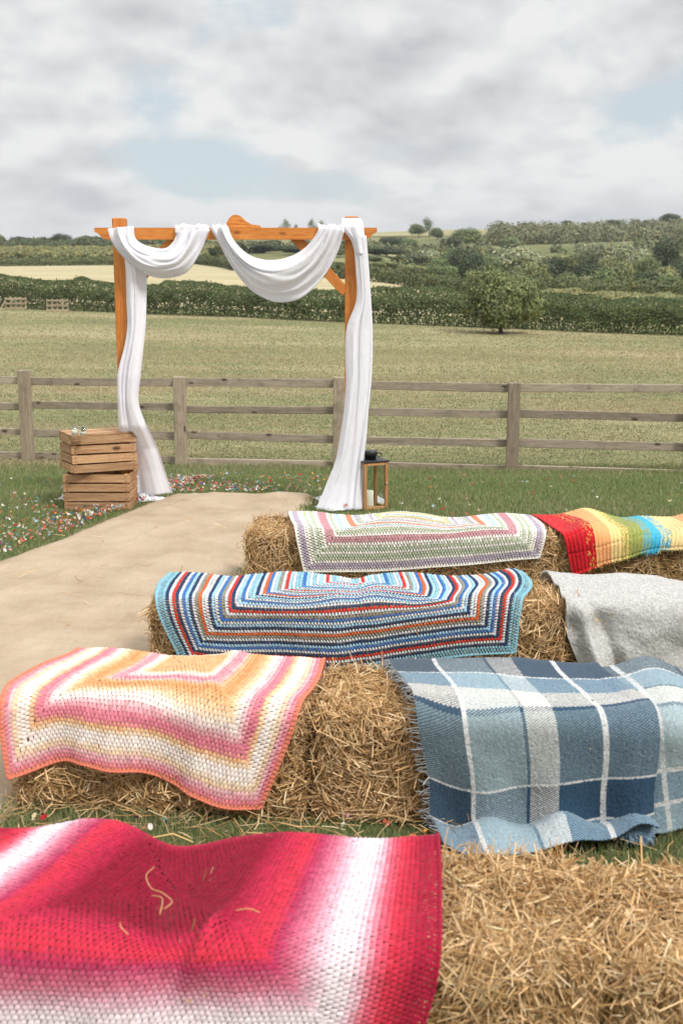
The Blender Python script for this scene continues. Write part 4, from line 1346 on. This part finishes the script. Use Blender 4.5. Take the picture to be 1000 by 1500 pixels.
def woven(bk, nu, nv, colf, name, label, bump=.0016, thick=.006, cat='throw', seed=0, mat='weave', weave=True, fringe=None, rib=None):
    r = np.random.default_rng(seed)
    u, v = np.meshgrid(np.linspace(0, 1, nu), np.linspace(0, 1, nv))
    P, A, B, N, la, lb = bk.full(u, v)
    i, j = np.meshgrid(np.arange(nu), np.arange(nv))
    par = (i // 2 + j) % 2
    h = (bump * (par * 2 - 1) if weave else 0) + r.normal(0, bump * (.45 if weave else .55), u.shape)
    if not weave: h = h + bump * .7 * vnoise(u * 75, v * 75, 3) + bump * vnoise(u * 160, v * 160, 4)
    if rib is not None: h = h + rib(u, v, i, j)
    P = P + N * h[..., None]
    c = colf(u, v, bk.st(u, v), par, r)
    Vs = [P.reshape(-1, 3)]; Fs = [grid_faces(nu, nv)]; Cs = [c.reshape(-1, 3)]
    # underside, joined at the rim
    Vb = (P - N * thick).reshape(-1, 3); Vb[:, 2] = np.maximum(Vb[:, 2], .003)
    n0 = nu * nv
    Vs.append(Vb); Fs.append(grid_faces(nu, nv)[:, ::-1] + n0); Cs.append(c.reshape(-1, 3))
    idx = np.arange(n0).reshape(nv, nu)
    rim = np.concatenate([idx[0, :], idx[1:, -1], idx[-1, :-1][::-1], idx[1:-1, 0][::-1]])
    rim2 = np.roll(rim, -1)
    Fs.append(np.stack([rim, rim + n0, rim2 + n0, rim2], -1))
    n1 = 2 * n0
    if fringe:
        for (edge, cnt, ln) in fringe:
            q = np.linspace(.01, .99, cnt)
            eu, ev = {'left': (q * 0, q), 'right': (q * 0 + 1, q), 'bottom': (q, q * 0 + 1)}[edge]
            p, a, b_, n_, _, _ = bk.full(eu, ev)
            out = {'left': -a, 'right': a, 'bottom': b_}[edge]
            D = out + r.normal(0, .35, p.shape) + np.array([0, 0, -.35])
            Ls = ln * r.uniform(.7, 1.25, cnt)
            Vf, Ff = sticks(p + nrm(D) * (Ls * .45)[:, None] + n_ * .002, D, Ls, np.full(cnt, .0020), r, .15, 1.0)
            Vf[:, 2] = np.maximum(Vf[:, 2], .004)
            cf = colf(eu, ev, bk.st(eu, ev), np.zeros(cnt, int), r)
            cf = cf * .6 + np.array([.55, .55, .53]) * .4 if edge == 'left' else cf
            Vs.append(Vf); Fs.append(Ff + n1); Cs.append(np.repeat(cf, 9, 0)); n1 += len(Vf)
    o = mesh_np(name, np.concatenate(Vs), Fs, M[mat], None, np.clip(np.concatenate(Cs), .004, .9), smooth=True)
    return tag(o, label, cat)


def bands(x, table):
    """table: (upper bound, colour)"""
    c = np.zeros(x.shape + (3,)); done = np.zeros(x.shape, bool)
    for b, col in table:
        k = (~done) & (x < b); c[k] = col; done |= k
    c[~done] = table[-1][1]
    return c


NAVY, DENIM, STEEL, PBLUE, LBLUE, PCREAM, PW = (.030, .070, .120), (.058, .085, .115), (.24, .31, .33), (.33, .41, .43), (.22, .325, .40), (.64, .62, .57), (.72, .73, .72)


def plaid_cols(warp, weft, s0, s1, t0, t1):
    def f(u, v, q, par, r):
        a = bands(s0 + (s1 - s0) * u, warp); b = bands(t0 + (t1 - t0) * v, weft)
        c = np.where((par == 0)[..., None], a, b)
        lineu = (a[..., 0] > .7) ; linev = (b[..., 0] > .7)
        c = np.where(((lineu & (r.random(u.shape) < .86)) | (linev & (r.random(u.shape) < .86)))[..., None], np.array(PW) * .82, c)
        return c * np.exp(r.normal(0, .10, u.shape))[..., None]
    return f


def plaid_folds(u, v, q):
    s_, t_ = q[..., 0], q[..., 1]
    low = np.clip((t_ - .12) / .28, 0, 1) * np.clip((.55 - t_) / .15, .2, 1)
    f = .020 * low * np.sin(2 * np.pi * (s_ * 4.6 + .2)) + .012 * np.sin(7 * s_ + 5 * t_)
    f += .055 * np.exp(-((t_ - .43) / .085) ** 2) * (.62 + .16 * np.sin(s_ * 11 + .6))   # the rolled hem lying in the grass
    f += .020 * np.exp(-((s_ - .885) / .05) ** 2) * np.clip(t_ + .5, 0, 1)
    f += .010 * np.clip((u - .93) / .07, 0, 1) ** .7
    return f


bk = Blanket(2, [(.165, -.56), (.165, -.38), (.20, -.18), (.236, .05), (.264, .18), (.275, .37), (.30, .50)],
             [(.87, -.56), (.86, -.44), (.91, -.2), (.945, .05), (.935, .2), (.94, .33), (.94, .44)],
             [(.165, -.56), (.5, -.57), (.86, -.56)],
             [(.30, .50), (.37, .555), (.443, .57), (.56, .545), (.68, .515), (.80, .48), (.94, .44)], .042, plaid_folds, 21)
woven(bk, 210, 310, plaid_cols([(.385, DENIM), (.396, PW), (.555, PBLUE), (.566, NAVY), (.655, PCREAM), (.785, (.034, .075, .125)), (.800, PW), (1.2, (.045, .085, .15))],
      [(-.27, DENIM), (-0.261, PW), (-.13, LBLUE), (-.012, PCREAM), (.006, NAVY), (.232, (.19, .26, .285)), (0.241, PW), (.365, NAVY), (0.374, PW), (.9, LBLUE)], .236, .945, -.56, .555),
      'plaid_throw', 'blue and white plaid woven throw with a fringed left edge, hem rolled in the grass', seed=5, fringe=[('left', 130, .035)])


def plaid2_folds(u, v, q):
    s_, t_ = q[..., 0], q[..., 1]
    return .035 * np.exp(-((s_ - 1.02) / .09) ** 2) * np.clip(.3 - t_, 0, .6) / .6 + .020 * np.clip((t_ - .1) / .3, 0, 1) * np.sin(2 * np.pi * s_ * 3.5) + .012 * np.sin(9 * s_ + 3 * t_)


bk = Blanket(2, [(.82, -.62), (.82, -.42), (.85, -.2), (.87, .06), (.89, .20), (.92, .36)],
             [(1.75, -.62), (1.75, -.2), (1.74, .1), (1.74, .38)],
             [(.82, -.62), (1.3, -.64), (1.75, -.62)],
             [(.92, .36), (1.2, .33), (1.5, .36), (1.74, .38)], .024, plaid2_folds, 25)
woven(bk, 230, 270, plaid_cols([(.945, STEEL), (.958, PW), (1.14, PBLUE), (1.15, NAVY), (1.25, PCREAM), (1.4, DENIM), (1.415, PW), (1.6, PBLUE), (3, DENIM)],
      [(-.31, DENIM), (-.297, PW), (-.17, LBLUE), (-.158, NAVY), (-.035, PCREAM), (-.022, NAVY), (.16, PBLUE), (.174, PW), (.27, (.11, .20, .31)), (.285, PW), (.9, LBLUE)], .87, 1.745, -.62, .37),
      'plaid_throw', 'paler blue plaid woven throw at the right frame edge, second row', seed=6)


# grey fleece, third row right
def grey_cols(u, v, q, par, r):
    c = np.array([.44, .435, .415]) * np.exp(r.normal(0, .16, u.shape))[..., None]
    return c


def grey_folds(u, v, q):
    s_, t_ = q[..., 0], q[..., 1]
    f = .080 * np.exp(-((s_ - .975 - .30 * np.clip(t_, -.1, .4)) / .035) ** 2) * np.clip((t_ + .05) / .3, 0, 1)
    f -= .034 * np.exp(-((s_ - 1.035 - .42 * np.clip(t_, -.1, .4)) / .03) ** 2) * np.clip((t_ + .05) / .3, 0, 1)
    f += .016 * np.sin(10 * s_ + 9 * t_) * np.clip(t_ + .2, 0, .5) * 2 + .050 * fbm(s_ * 3.2, t_ * 5, 31, 3)
    f += .05 * np.exp(-((u - 0) / .03) ** 2) * np.exp(-((v - .05) / .12) ** 2)
    return f


bk = Blanket(3, [(.905, -.63), (.90, -.48), (.93, -.30), (.925, -.08), (.93, .124), (1.01, .32)],
             [(1.82, -.70), (1.82, -.3), (1.82, .1), (1.82, .34)],
             [(.905, -.63), (1.05, -.60), (1.3, -.70), (1.82, -.70)],
             [(1.01, .32), (1.15, .335), (1.5, .33), (1.82, .34)], .032, grey_folds, 27)
woven(bk, 190, 190, grey_cols, 'fleece_blanket', 'plain grey fleece blanket in the third row', .0017, .010, 'blanket', 7, weave=False)

# rainbow stripes, fourth row right
RB = [(.135, (.55, .016, .024)), (.20, 'ry'), (.31, (.78, .36, .15)), (.39, (.78, .56, .24)), (.45, 'yg'), (.535, (.28, .31, .085)), (.605, 'gb'), (.675, (.06, .40, .58)), (.75, 'by'),
      (.88, (.76, .58, .27)), (1.0, (.78, .36, .16)), (1.3, (.55, .03, .03))]
MIXP = dict(ry=((.52, .015, .02), (.70, .40, .10), .32), yg=((.70, .52, .18), (.25, .28, .06), .45), gb=((.26, .32, .10), (.10, .38, .50), .5), by=((.10, .38, .52), (.66, .56, .26), .5))


def rain_cols(u, v, q, par, r):
    x = u * 1.16
    c = np.zeros(u.shape + (3,)); done = np.zeros(u.shape, bool)
    pick = r.random(u.shape)
    blk = vnoise(u * 110, v * 70, 4) + .5
    for b, col in RB:
        k = (~done) & (x < b)
        if isinstance(col, str):
            a_, b_, p_ = MIXP[col]
            cc = np.where((.5 * blk + .5 * pick < p_)[..., None], np.array(b_), np.array(a_))
            c[k] = cc[k]
        else:
            c[k] = col
        done |= k
    c[~done] = RB[-1][1]
    return c * np.exp(r.normal(0, .08, u.shape))[..., None]


bk = Blanket(4, [(1.03, -.66), (1.06, -.48), (1.12, -.25), (1.17, 0.0), (1.216, .222)],
             [(2.10, -.66), (2.08, -.3), (2.03, 0), (2.0, .06)],
             [(1.03, -.66), (1.3, -.64), (1.6, -.66), (2.10, -.66)],
             [(1.216, .222), (1.34, .172), (1.45, .135), (1.551, .104), (1.796, .066), (2.0, .06)], .034,
             lambda u, v, q: .024 * np.sin(2 * np.pi * (u * 1.5 + .85)) * np.clip(1.2 - v, 0, 1) + .012 * np.sin(2 * np.pi * (u * 3.2 + v)) + .01, 33)
woven(bk, 220, 130, rain_cols, 'rainbow_blanket', 'rainbow striped knitted blanket with a red left end in the fourth row', .0016, .008, 'blanket', 8,
      fringe=[('bottom', 230, .022)], rib=lambda u, v, i, j: -.006 * ((j % 14) == 0) + .002 * np.sin(i * 1.2))

# ------------------------------------------------------------------ crates
def crate(name, loc, rz, size, label, upside=False):
    """slatted apple crate: four sides of spaced boards on corner battens, boarded bottom"""
    W, D, H = size
    t = empty(name, loc, rz, label, 'crate')
    n = 4; bh = H / n - .011; tk = .012
    for k in range(n):
        z = .004 + bh / 2 + k * (H / n)
        for sy in (-1, 1):
            o = MB().box((0, 0, 0), (W + rng.uniform(-.004, .008), tk, bh * rng.uniform(.93, 1.03)), None, .0015, jit=.0012).build('front_board' if sy < 0 else 'back_board', M['crate'], t)
            o.location = (rng.normal(0, .003), sy * (D / 2 - tk / 2), z); o.rotation_euler = (rng.normal(0, .012), rng.normal(0, .006), 0)
        for sx in (-1, 1):
            o = MB().box((0, 0, 0), (tk, D - 2 * tk - .002, bh * rng.uniform(.93, 1.03)), None, .0015, jit=.0012).build('end_board', M['crate_s'], t)
            o.location = (sx * (W / 2 - tk / 2), 0, z); o.rotation_euler = (rng.normal(0, .006), rng.normal(0, .012), 0)
    for sx in (-1, 1):
        for sy in (-1, 1):
            MB().box((sx * (W / 2 - tk - .017), sy * (D / 2 - tk - .017), H / 2), (.03, .03, H - .012), None, .002).build('corner_batten', M['crate'], t)
    nb = 4; bw = D / nb - .008
    zb = H - tk / 2 + .001 if upside else tk / 2
    for k in range(nb):
        o = MB().box((0, 0, 0), (W, bw, tk), None, .0015, jit=.001).build('base_board', M['crate'], t)
        o.location = (0, -D / 2 + (k + .5) * D / nb, zb + (.006 if upside else .0)); o.rotation_euler = (0, 0, rng.normal(0, .004))
    # nail heads
    b = MB()
    for k in range(n):
        z = .004 + bh / 2 + k * (H / n)
        for sx in (-1, 1):
            for dz in (-.014, .014):
                b.box((sx * (W / 2 - .03), -D / 2 - .0012, z + dz), (.006, .002, .006))
    b.build('nail', M['black'], t)['kind'] = 'stuff'
    return t


LCY = 8.66
crate('wooden_crate', (-1.852, LCY + .16, .004), .0, (.505, .33, .285), 'lower wooden slatted crate standing on the grass, another crate on top')
crate('wooden_crate', (-1.865, LCY + .175, .299), math.radians(27), (.50, .345, .285), 'upper wooden slatted crate turned upside down with two glasses on it', True)


def votive(px, py, label, green):
    p = on(px, py, .597)
    t = empty('votive_glass', (p[0], p[1], .597), 0, label, 'glass', 'votive glasses on the upper crate')
    MB().lathe([(.0, .002), (.024, .002), (.026, .006), (.030, .072), (.0285, .072), (.0245, .008), (0, .008)], 18).build('cup', M['glass'], t, True)
    mg, T = mat_new('sprig_leaf'); principled(T, (.10, .16, .05), .6)
    if green:
        b = MB(); r = np.random.default_rng(3)
        for k in range(16):
            a = r.uniform(0, 6.28); q = r.uniform(.004, .018); z = r.uniform(.02, .068)
            b.add([(q * math.cos(a), q * math.sin(a), z - .012), (q * math.cos(a) + .008, q * math.sin(a), z), (q * math.cos(a), q * math.sin(a), z + .012), (q * math.cos(a) - .008, q * math.sin(a) + .004, z)], [[(0, 1, 2, 3)]])
        b.build('green_sprig', mg, t)
        MB().lathe([(0, .009), (.0235, .009), (.025, .03), (0, .03)], 14).build('wax_fill', M['wax'], t, True)
    else:
        MB().lathe([(0, .009), (.0235, .009), (.026, .042), (0, .042)], 14).build('wax_fill', M['wax'], t, True)
        MB().tube([(0, 0, .042), (.001, 0, .052)], .0012, 5).build('wick', M['black'], t)


votive(110, 638, 'small clear votive glass with pale wax, left of two on the crate', False)
votive(122, 638, 'small clear votive glass holding a green sprig, on the crate', True)

# ------------------------------------------------------------------ lantern and candle
def lantern():
    c = on(541, 748)
    cx, cy = c[0] + .008, c[1] + .09
    rz = math.radians(25)
    t = empty('lantern', (cx, cy, .006), rz, 'wooden lantern with black metal lid standing on the grass beside the drape', 'lantern')
    w, h = .205, .365
    k = w / 2 - .0125
    for sx in (-1, 1):
        for sy in (-1, 1):
            MB().box((sx * k, sy * k, h / 2), (.025, .025, h), None, .0025).build('corner_post', M['lantern_wood'], t)
    for zc, hh in ((.012, .022), (h - .012, .022)):
        for sy in (-1, 1):
            MB().box((0, sy * k, zc), (w - .052, .021, hh), None, .002).build('cross_rail', M['lantern_wood'], t)
            MB().box((sy * k, 0, zc), (.021, w - .052, hh), None, .002).build('cross_rail', M['lantern_wood'], t)
    for sy in (-1, 1):
        MB().box((0, sy * k, h / 2), (w - .052, .003, h - .048)).build('glass_pane', M['glass'], t)
        MB().box((sy * k, 0, h / 2), (.003, w - .052, h - .048)).build('glass_pane', M['glass'], t)
    MB().box((0, 0, .006), (w - .056, w - .056, .008)).build('floor_board', M['lantern_wood'], t)
    MB().box((0, 0, h + .006), (w + .016, w + .016, .013), None, .003).build('lid', M['black'], t)
    MB().lathe([(0, h + .013), (.044, h + .013), (.044, h + .038), (.052, h + .040), (.052, h + .074), (.047, h + .079), (0, h + .080)], 24).build('vent_cap', M['black'], t, True)
    a = np.linspace(-math.pi / 2, math.pi / 2, 12)
    MB().tube(np.stack([.048 + .040 * np.cos(a), 0 * a - .02, h + .045 + .016 * np.sin(a)], -1), .0045, 7).build('ring_handle', M['black'], t, True)
    o = MB().lathe([(0, 0), (.008, 0), (.009, .006), (.004, .012), (0, .013)], 10).build('latch', M['steel'], t, True)
    o.location = (k - .006, -k - .013, h * .55); o.rotation_euler = (math.pi / 2, 0, 0)
    cn = empty('pillar_candle', (cx - .01, cy + .01, .0165), 0, 'white pillar candle standing inside the lantern', 'candle')
    MB().lathe([(0, 0), (.034, 0), (.035, .003), (.035, .118), (.032, .122), (.01, .119), (0, .118)], 24).build('wax', M['wax'], cn, True)
    MB().tube([(0, 0, .117), (.001, 0, .126), (.003, 0, .132)], .0012, 5).build('wick', M['black'], cn)


lantern()

# ------------------------------------------------------------------ grass, loose straw, petals
def off_runner(x, y):
    l = -2.1 + .29 * (y - 6.95); r_ = -.56 + .142 * (y - 6.86)
    m_ = .02 + .07 * (vnoise(x * 17, y * 17, 2) + .5)
    return ~((x > l + m_) & (x < r_ - m_) & (y > 1.6) & (y < 9.32))


def under_bale(x, y):
    k = np.zeros(x.shape, bool)
    for row, (x0, x1) in {1: (-1.3, 1.5), 2: (-1.02, 1.8), 3: (-.8, 1.9), 4: (-.49, 2.1)}.items():
        y0, sl = ROWS[row]
        d = y - (y0 + sl * x)
        k |= (d > .04) & (d < DB - .03) & (x > x0) & (x < x1)
    return k


def blades(name, P, h, w, cols, r, label, lean=.45, seg=2):
    n = len(P)
    th = r.uniform(0, 2 * np.pi, n)
    S = np.stack([np.cos(th), np.sin(th), 0 * th], 1)
    la = r.uniform(0, 2 * np.pi, n)
    Ld = np.stack([np.cos(la), np.sin(la), 0 * la], 1) * (h * np.abs(r.normal(0, lean, n)))[:, None]
    Z = np.array([0, 0, 1.0])
    P = P - Z * .01
    mid = P + Ld * .35 + Z * (h * .6)[:, None]; tip = P + Ld + Z * h[:, None]
    W = S * w[:, None]
    V = np.stack([P - W / 2, P + W / 2, mid + W * .38, mid - W * .38, tip], 1).reshape(-1, 3)
    b = np.arange(n)[:, None] * 5
    Q = b + np.array([[0, 1, 2, 3]]); Tt = b + np.array([[3, 2, 4]])
    o = mesh_np(name, V, [Q, Tt], M['grass'], None, np.repeat(cols, 5, 0), smooth=True)
    return tag(o, label, 'grass', kind='stuff')


def grass_cols(x, y, n, r, dry, greens=((.15, .21, .072), (.19, .24, .09), (.24, .275, .115))):
    g = np.array(greens)[r.integers(0, len(greens), n)]
    d = np.array([(.385, .315, .19), (.43, .365, .235), (.32, .27, .155)])[r.integers(0, 3, n)]
    k = (r.random(n) < dry)
    c = np.where(k[:, None], d, g)
    return c * np.exp(r.normal(0, .13, (n, 1)))


def lawn():
    r = np.random.default_rng(55)
    # between the rows and up to the arch
    n = 400000
    y = 2.0 + (12.9 - 2.0) * r.random(n) ** 1.15
    x = r.uniform(-1, 1, n) * (.42 + y * .33)
    k = off_runner(x, y) & ~under_bale(x, y)
    x, y = x[k], y[k]; n = len(x)
    z = ground_z(x, y)
    pat = fbm(x * 1.3, y * 1.3, 61, 4)
    h = r.uniform(.02, .056, n) * (1 + .5 * pat) * np.where(y > 11.6, 1.5, 1)
    w = .0022 + .00042 * y
    dry = np.clip(.14 + .35 * pat + .25 * np.clip((y - 11.8) / 1.2, 0, 1), .03, .9)
    blades('lawn_grass', np.stack([x, y, z], 1), h, w, grass_cols(x, y, n, r, dry), r, 'short green lawn grass around the seats and the arch')
    # dry field beyond the fence
    n = 380000
    inv = r.uniform(1 / 75., 1 / 12.6, n) ; y = 1 / inv
    x = r.uniform(-1, 1, n) * (1.5 + y * .34)
    k = y < 57 - .52 * x
    x, y = x[k], y[k]; n = len(x)
    z = ground_z(x, y)
    pat = 1.2 * fbm(x * .11, y * .30, 63, 4) + .7 * fbm(x * .8, y * 1.5, 64, 3)
    dry = np.clip(.48 + 2.0 * pat, .03, .98)
    h = r.uniform(.012, .034, n) * (1 + .6 * pat) * np.clip(.7 + y / 45, .7, 1.6)
    w = .0035 + .0006 * y
    blades('field_grass', np.stack([x, y, z], 1), h, w, grass_cols(x, y, n, r, dry, ((.165, .19, .092), (.20, .215, .11), (.145, .17, .08))), r, 'patchy dry and green pasture grass beyond the fence', .8)


lawn()


def loose_straw():
    r = np.random.default_rng(91)
    P = []; 
    def sc(n, fx, fy):
        x, y = fx(n), fy(n)
        k = ~under_bale(x, y)
        P.append(np.stack([x[k], y[k], np.full(k.sum(), .03)], 1))
    # along the foot of each row
    for row, (x0, x1, n) in {1: (-.9, 1.0, 220), 2: (-1.1, .9, 360), 3: (-.9, 1.5, 260), 4: (-.6, 2.1, 260)}.items():
        y0, sl = ROWS[row]
        x = r.uniform(x0, x1, n); y = y0 + sl * x + .05 - np.abs(r.normal(0, .16, n))
        k = ~under_bale(x, y); P.append(np.stack([x[k], y[k], .012 + .035 * r.random(k.sum())], 1))
        x = r.uniform(x0, x1, n // 3); y = y0 + sl * x + DB + np.abs(r.normal(0, .12, n // 3))
        P.append(np.stack([x, y, .012 + .035 * r.random(len(x))], 1))
    n = 60
    y = r.uniform(4, 9, n); x = -2.1 + .29 * (y - 6.95) + r.random(n) * 1.5
    P.append(np.stack([x, y, np.full(n, .055)], 1))
    n = 90
    x = r.uniform(-.2, 1.0, n); y = r.uniform(2.5, 3.3, n); k = ~under_bale(x, y)
    P.append(np.stack([x[k], y[k], .02 + .03 * r.random(k.sum())], 1))
    P = np.concatenate(P)
    D = r.normal(0, 1, P.shape) * np.array([1, 1, .16])
    V, F = sticks(P, D, r.uniform(.04, .15, len(P)), r.uniform(.0012, .0026, len(P)), r)
    V[:, 2] = np.maximum(V[:, 2], .006)
    o = mesh_np('loose_straw', V, F, M['straw'], None, np.repeat(straw_cols(len(P), r, 1.05), 9, 0), smooth=False)
    tag(o, 'loose straw stalks strewn on the grass around the bales', 'straw', kind='stuff')


loose_straw()


def stalk(pts, label):
    """one bent stalk of straw lying on the crimson blanket"""
    b = MB()
    P = [on(x, y, .42 + dz) for x, y, dz in pts]
    b.tube(resample(P, 5 * len(P)), .0010, 5)
    o = mesh_np('straw_stalk', np.concatenate(b.v), [np.concatenate(q) for q in b.f.values()], M['straw'], None, np.tile(np.array([[.62, .40, .17]]), (b.n, 1)))
    tag(o, label, 'straw')


stalk([(226, 1270, .0), (214, 1285, .01), (222, 1302, .006), (240, 1310, .012), (252, 1322, .004), (240, 1332, .0)], 'long curled straw stalk looped in the dip of the crimson blanket')
stalk([(222, 1312, 0), (238, 1318, .012), (234, 1340, 0)], 'short hooked straw stalk below the curled one on the crimson blanket')
stalk([(176, 1352, 0), (180, 1362, .01), (188, 1370, 0)], 'tiny straw stalk left of the curled straw on the crimson blanket')
stalk([(345, 1334, 0), (366, 1332, .005), (380, 1337, 0)], 'straight straw stalk right of the curled straw on the crimson blanket')

PET = {'coral': (.62, .16, .10), 'white': (.70, .68, .62), 'pale pink': (.62, .36, .36), 'red': (.48, .03, .04), 'pale blue': (.34, .50, .56), 'deep blue': (.05, .11, .30),
       'orange': (.66, .30, .08), 'cream': (.62, .53, .33), 'purple': (.24, .07, .22), 'green': (.24, .30, .16), 'teal': (.13, .32, .31)}


def petal_geo(r, s=1.0):
    """a crumpled scrap of petals"""
    V = []; F = []
    for k in range(4):
        a = r.uniform(0, 6.28); ti = r.uniform(.2, 1.1)
        d = np.array([math.cos(a), math.sin(a), 0]); e = np.array([-d[1], d[0], 0]); up = np.array([0, 0, 1.0])
        ax = d * math.cos(ti) + up * math.sin(ti)
        b = len(V)
        L = r.uniform(.010, .017) * s
        V += [0 * d, ax * L * .5 + e * L * .42, ax * L + e * L * .25 + up * L * .12, ax * L - e * L * .25 + up * .1 * L, ax * L * .5 - e * L * .42]
        F.append([b, b + 1, b + 2, b + 3, b + 4])
    return np.array(V), np.array(F)


def petals():
    r = np.random.default_rng(17)
    names = list(PET)
    meshes = {}
    for nm_ in names:
        V, F = petal_geo(r)
        o = mesh_np('confetti_petal', V, F, M['petal'], None, np.tile(np.array([PET[nm_]]), (len(V), 1)), smooth=False)
        meshes[nm_] = o.data; bpy.data.objects.remove(o)
    pr = np.array([.17, .17, .13, .05, .09, .025, .08, .12, .02, .05, .02]); pr /= pr.sum()
    pts = []
    # beside the aisle, dense along its edge
    n = 2700
    y = r.uniform(5.6, 10.4, n); e = -2.1 + .29 * (y - 6.95)
    x = e - .02 - np.abs(r.exponential(.36, n))
    k = (r.random(n) < np.clip(.25 + 1.1 * (fbm(x * 2, y * 1.4, 71, 3) + .25), .06, 1)) & (x > -3.6)
    pts.append(np.stack([x[k], y[k]], 1))
    # across the far end of the aisle
    n = 480
    x = r.uniform(-1.5, .1, n); y = 9.36 + np.abs(r.exponential(.42, n)) - .06
    k = (r.random(n) < np.clip(.6 + .6 * fbm(x * 3, y * 3, 72, 2), .2, 1)) & (y < 11.2)
    pts.append(np.stack([x[k], y[k]], 1))
    n = 90
    x = r.uniform(.0, 3.0, n); y = r.uniform(7.0, 10.4, n); pts.append(np.stack([x, y], 1))
    near = []
    n = 60
    x = r.uniform(-1.0, .32, n); y = r.uniform(2.62, 3.36, n); near.append(np.stack([x, y], 1))
    near = np.concatenate(near)
    P = np.concatenate(pts)
    k = off_runner(P[:, 0], P[:, 1]) & ~under_bale(P[:, 0], P[:, 1]) & (np.abs(P[:, 0]) < .31 * P[:, 1] + .05)
    P = P[k]
    o_ = np.argsort(P[:, 1]); big, rest = P[o_[:245]], P[o_[245:]]
    def place(x, y, col, where, grp, s):
        o = bpy.data.objects.new('confetti_petal', meshes[col]); COL.objects.link(o)
        o.location = (x, y, float(ground_z(x, y)) + r.uniform(.028, .05)); o.rotation_euler = (r.normal(0, .4), r.normal(0, .4), r.uniform(0, 6.28)); o.scale = (s, s, s)
        tag(o, '%s petal %s' % (col, where), 'confetti petal', '%s petals %s' % (col, grp))
    for x, y in near:
        place(x, y, names[r.choice(len(names), p=pr)], 'of confetti in the grass between the two front rows', 'between the front rows', r.uniform(.8, 1.25))
    for x, y in big:
        place(x, y, names[r.choice(len(names), p=pr)], 'of confetti in the grass left of the burlap runner', 'left of the runner', r.uniform(.85, 1.45))
    V = []; F = []; C = []; n0 = 0
    for x, y in rest:
        v, f = petal_geo(r, r.uniform(.85, 1.45))
        V.append(v + np.array([x, y, float(ground_z(x, y)) + r.uniform(.028, .05)])); F.append(f + n0); n0 += len(v)
        C.append(np.tile(np.array([PET[names[r.choice(len(names), p=pr)]]]), (len(v), 1)))
    o = mesh_np('confetti', np.concatenate(V), [np.concatenate(F)], M['petal'], None, np.concatenate(C), smooth=False)
    tag(o, 'mixed coloured petal confetti scattered around the far end of the aisle', 'confetti', kind='stuff')


petals()


# ------------------------------------------------------------------ thin summer haze over the valley
def haze():
    m, T = mat_new('haze_air')
    v = T.n('ShaderNodeVolumePrincipled', {'Color': (.86, .90, .95, 1), 'Density': .00017, 'Anisotropy': .2})
    T.n('ShaderNodeOutputMaterial', {'Volume': v.outputs[0]})
    o = MB().box((0, 1240, 34), (5400, 2520 + 60, 92)).build('haze', m)
    tag(o, 'thin pale summer haze over the valley', 'haze', kind='stuff')


haze()
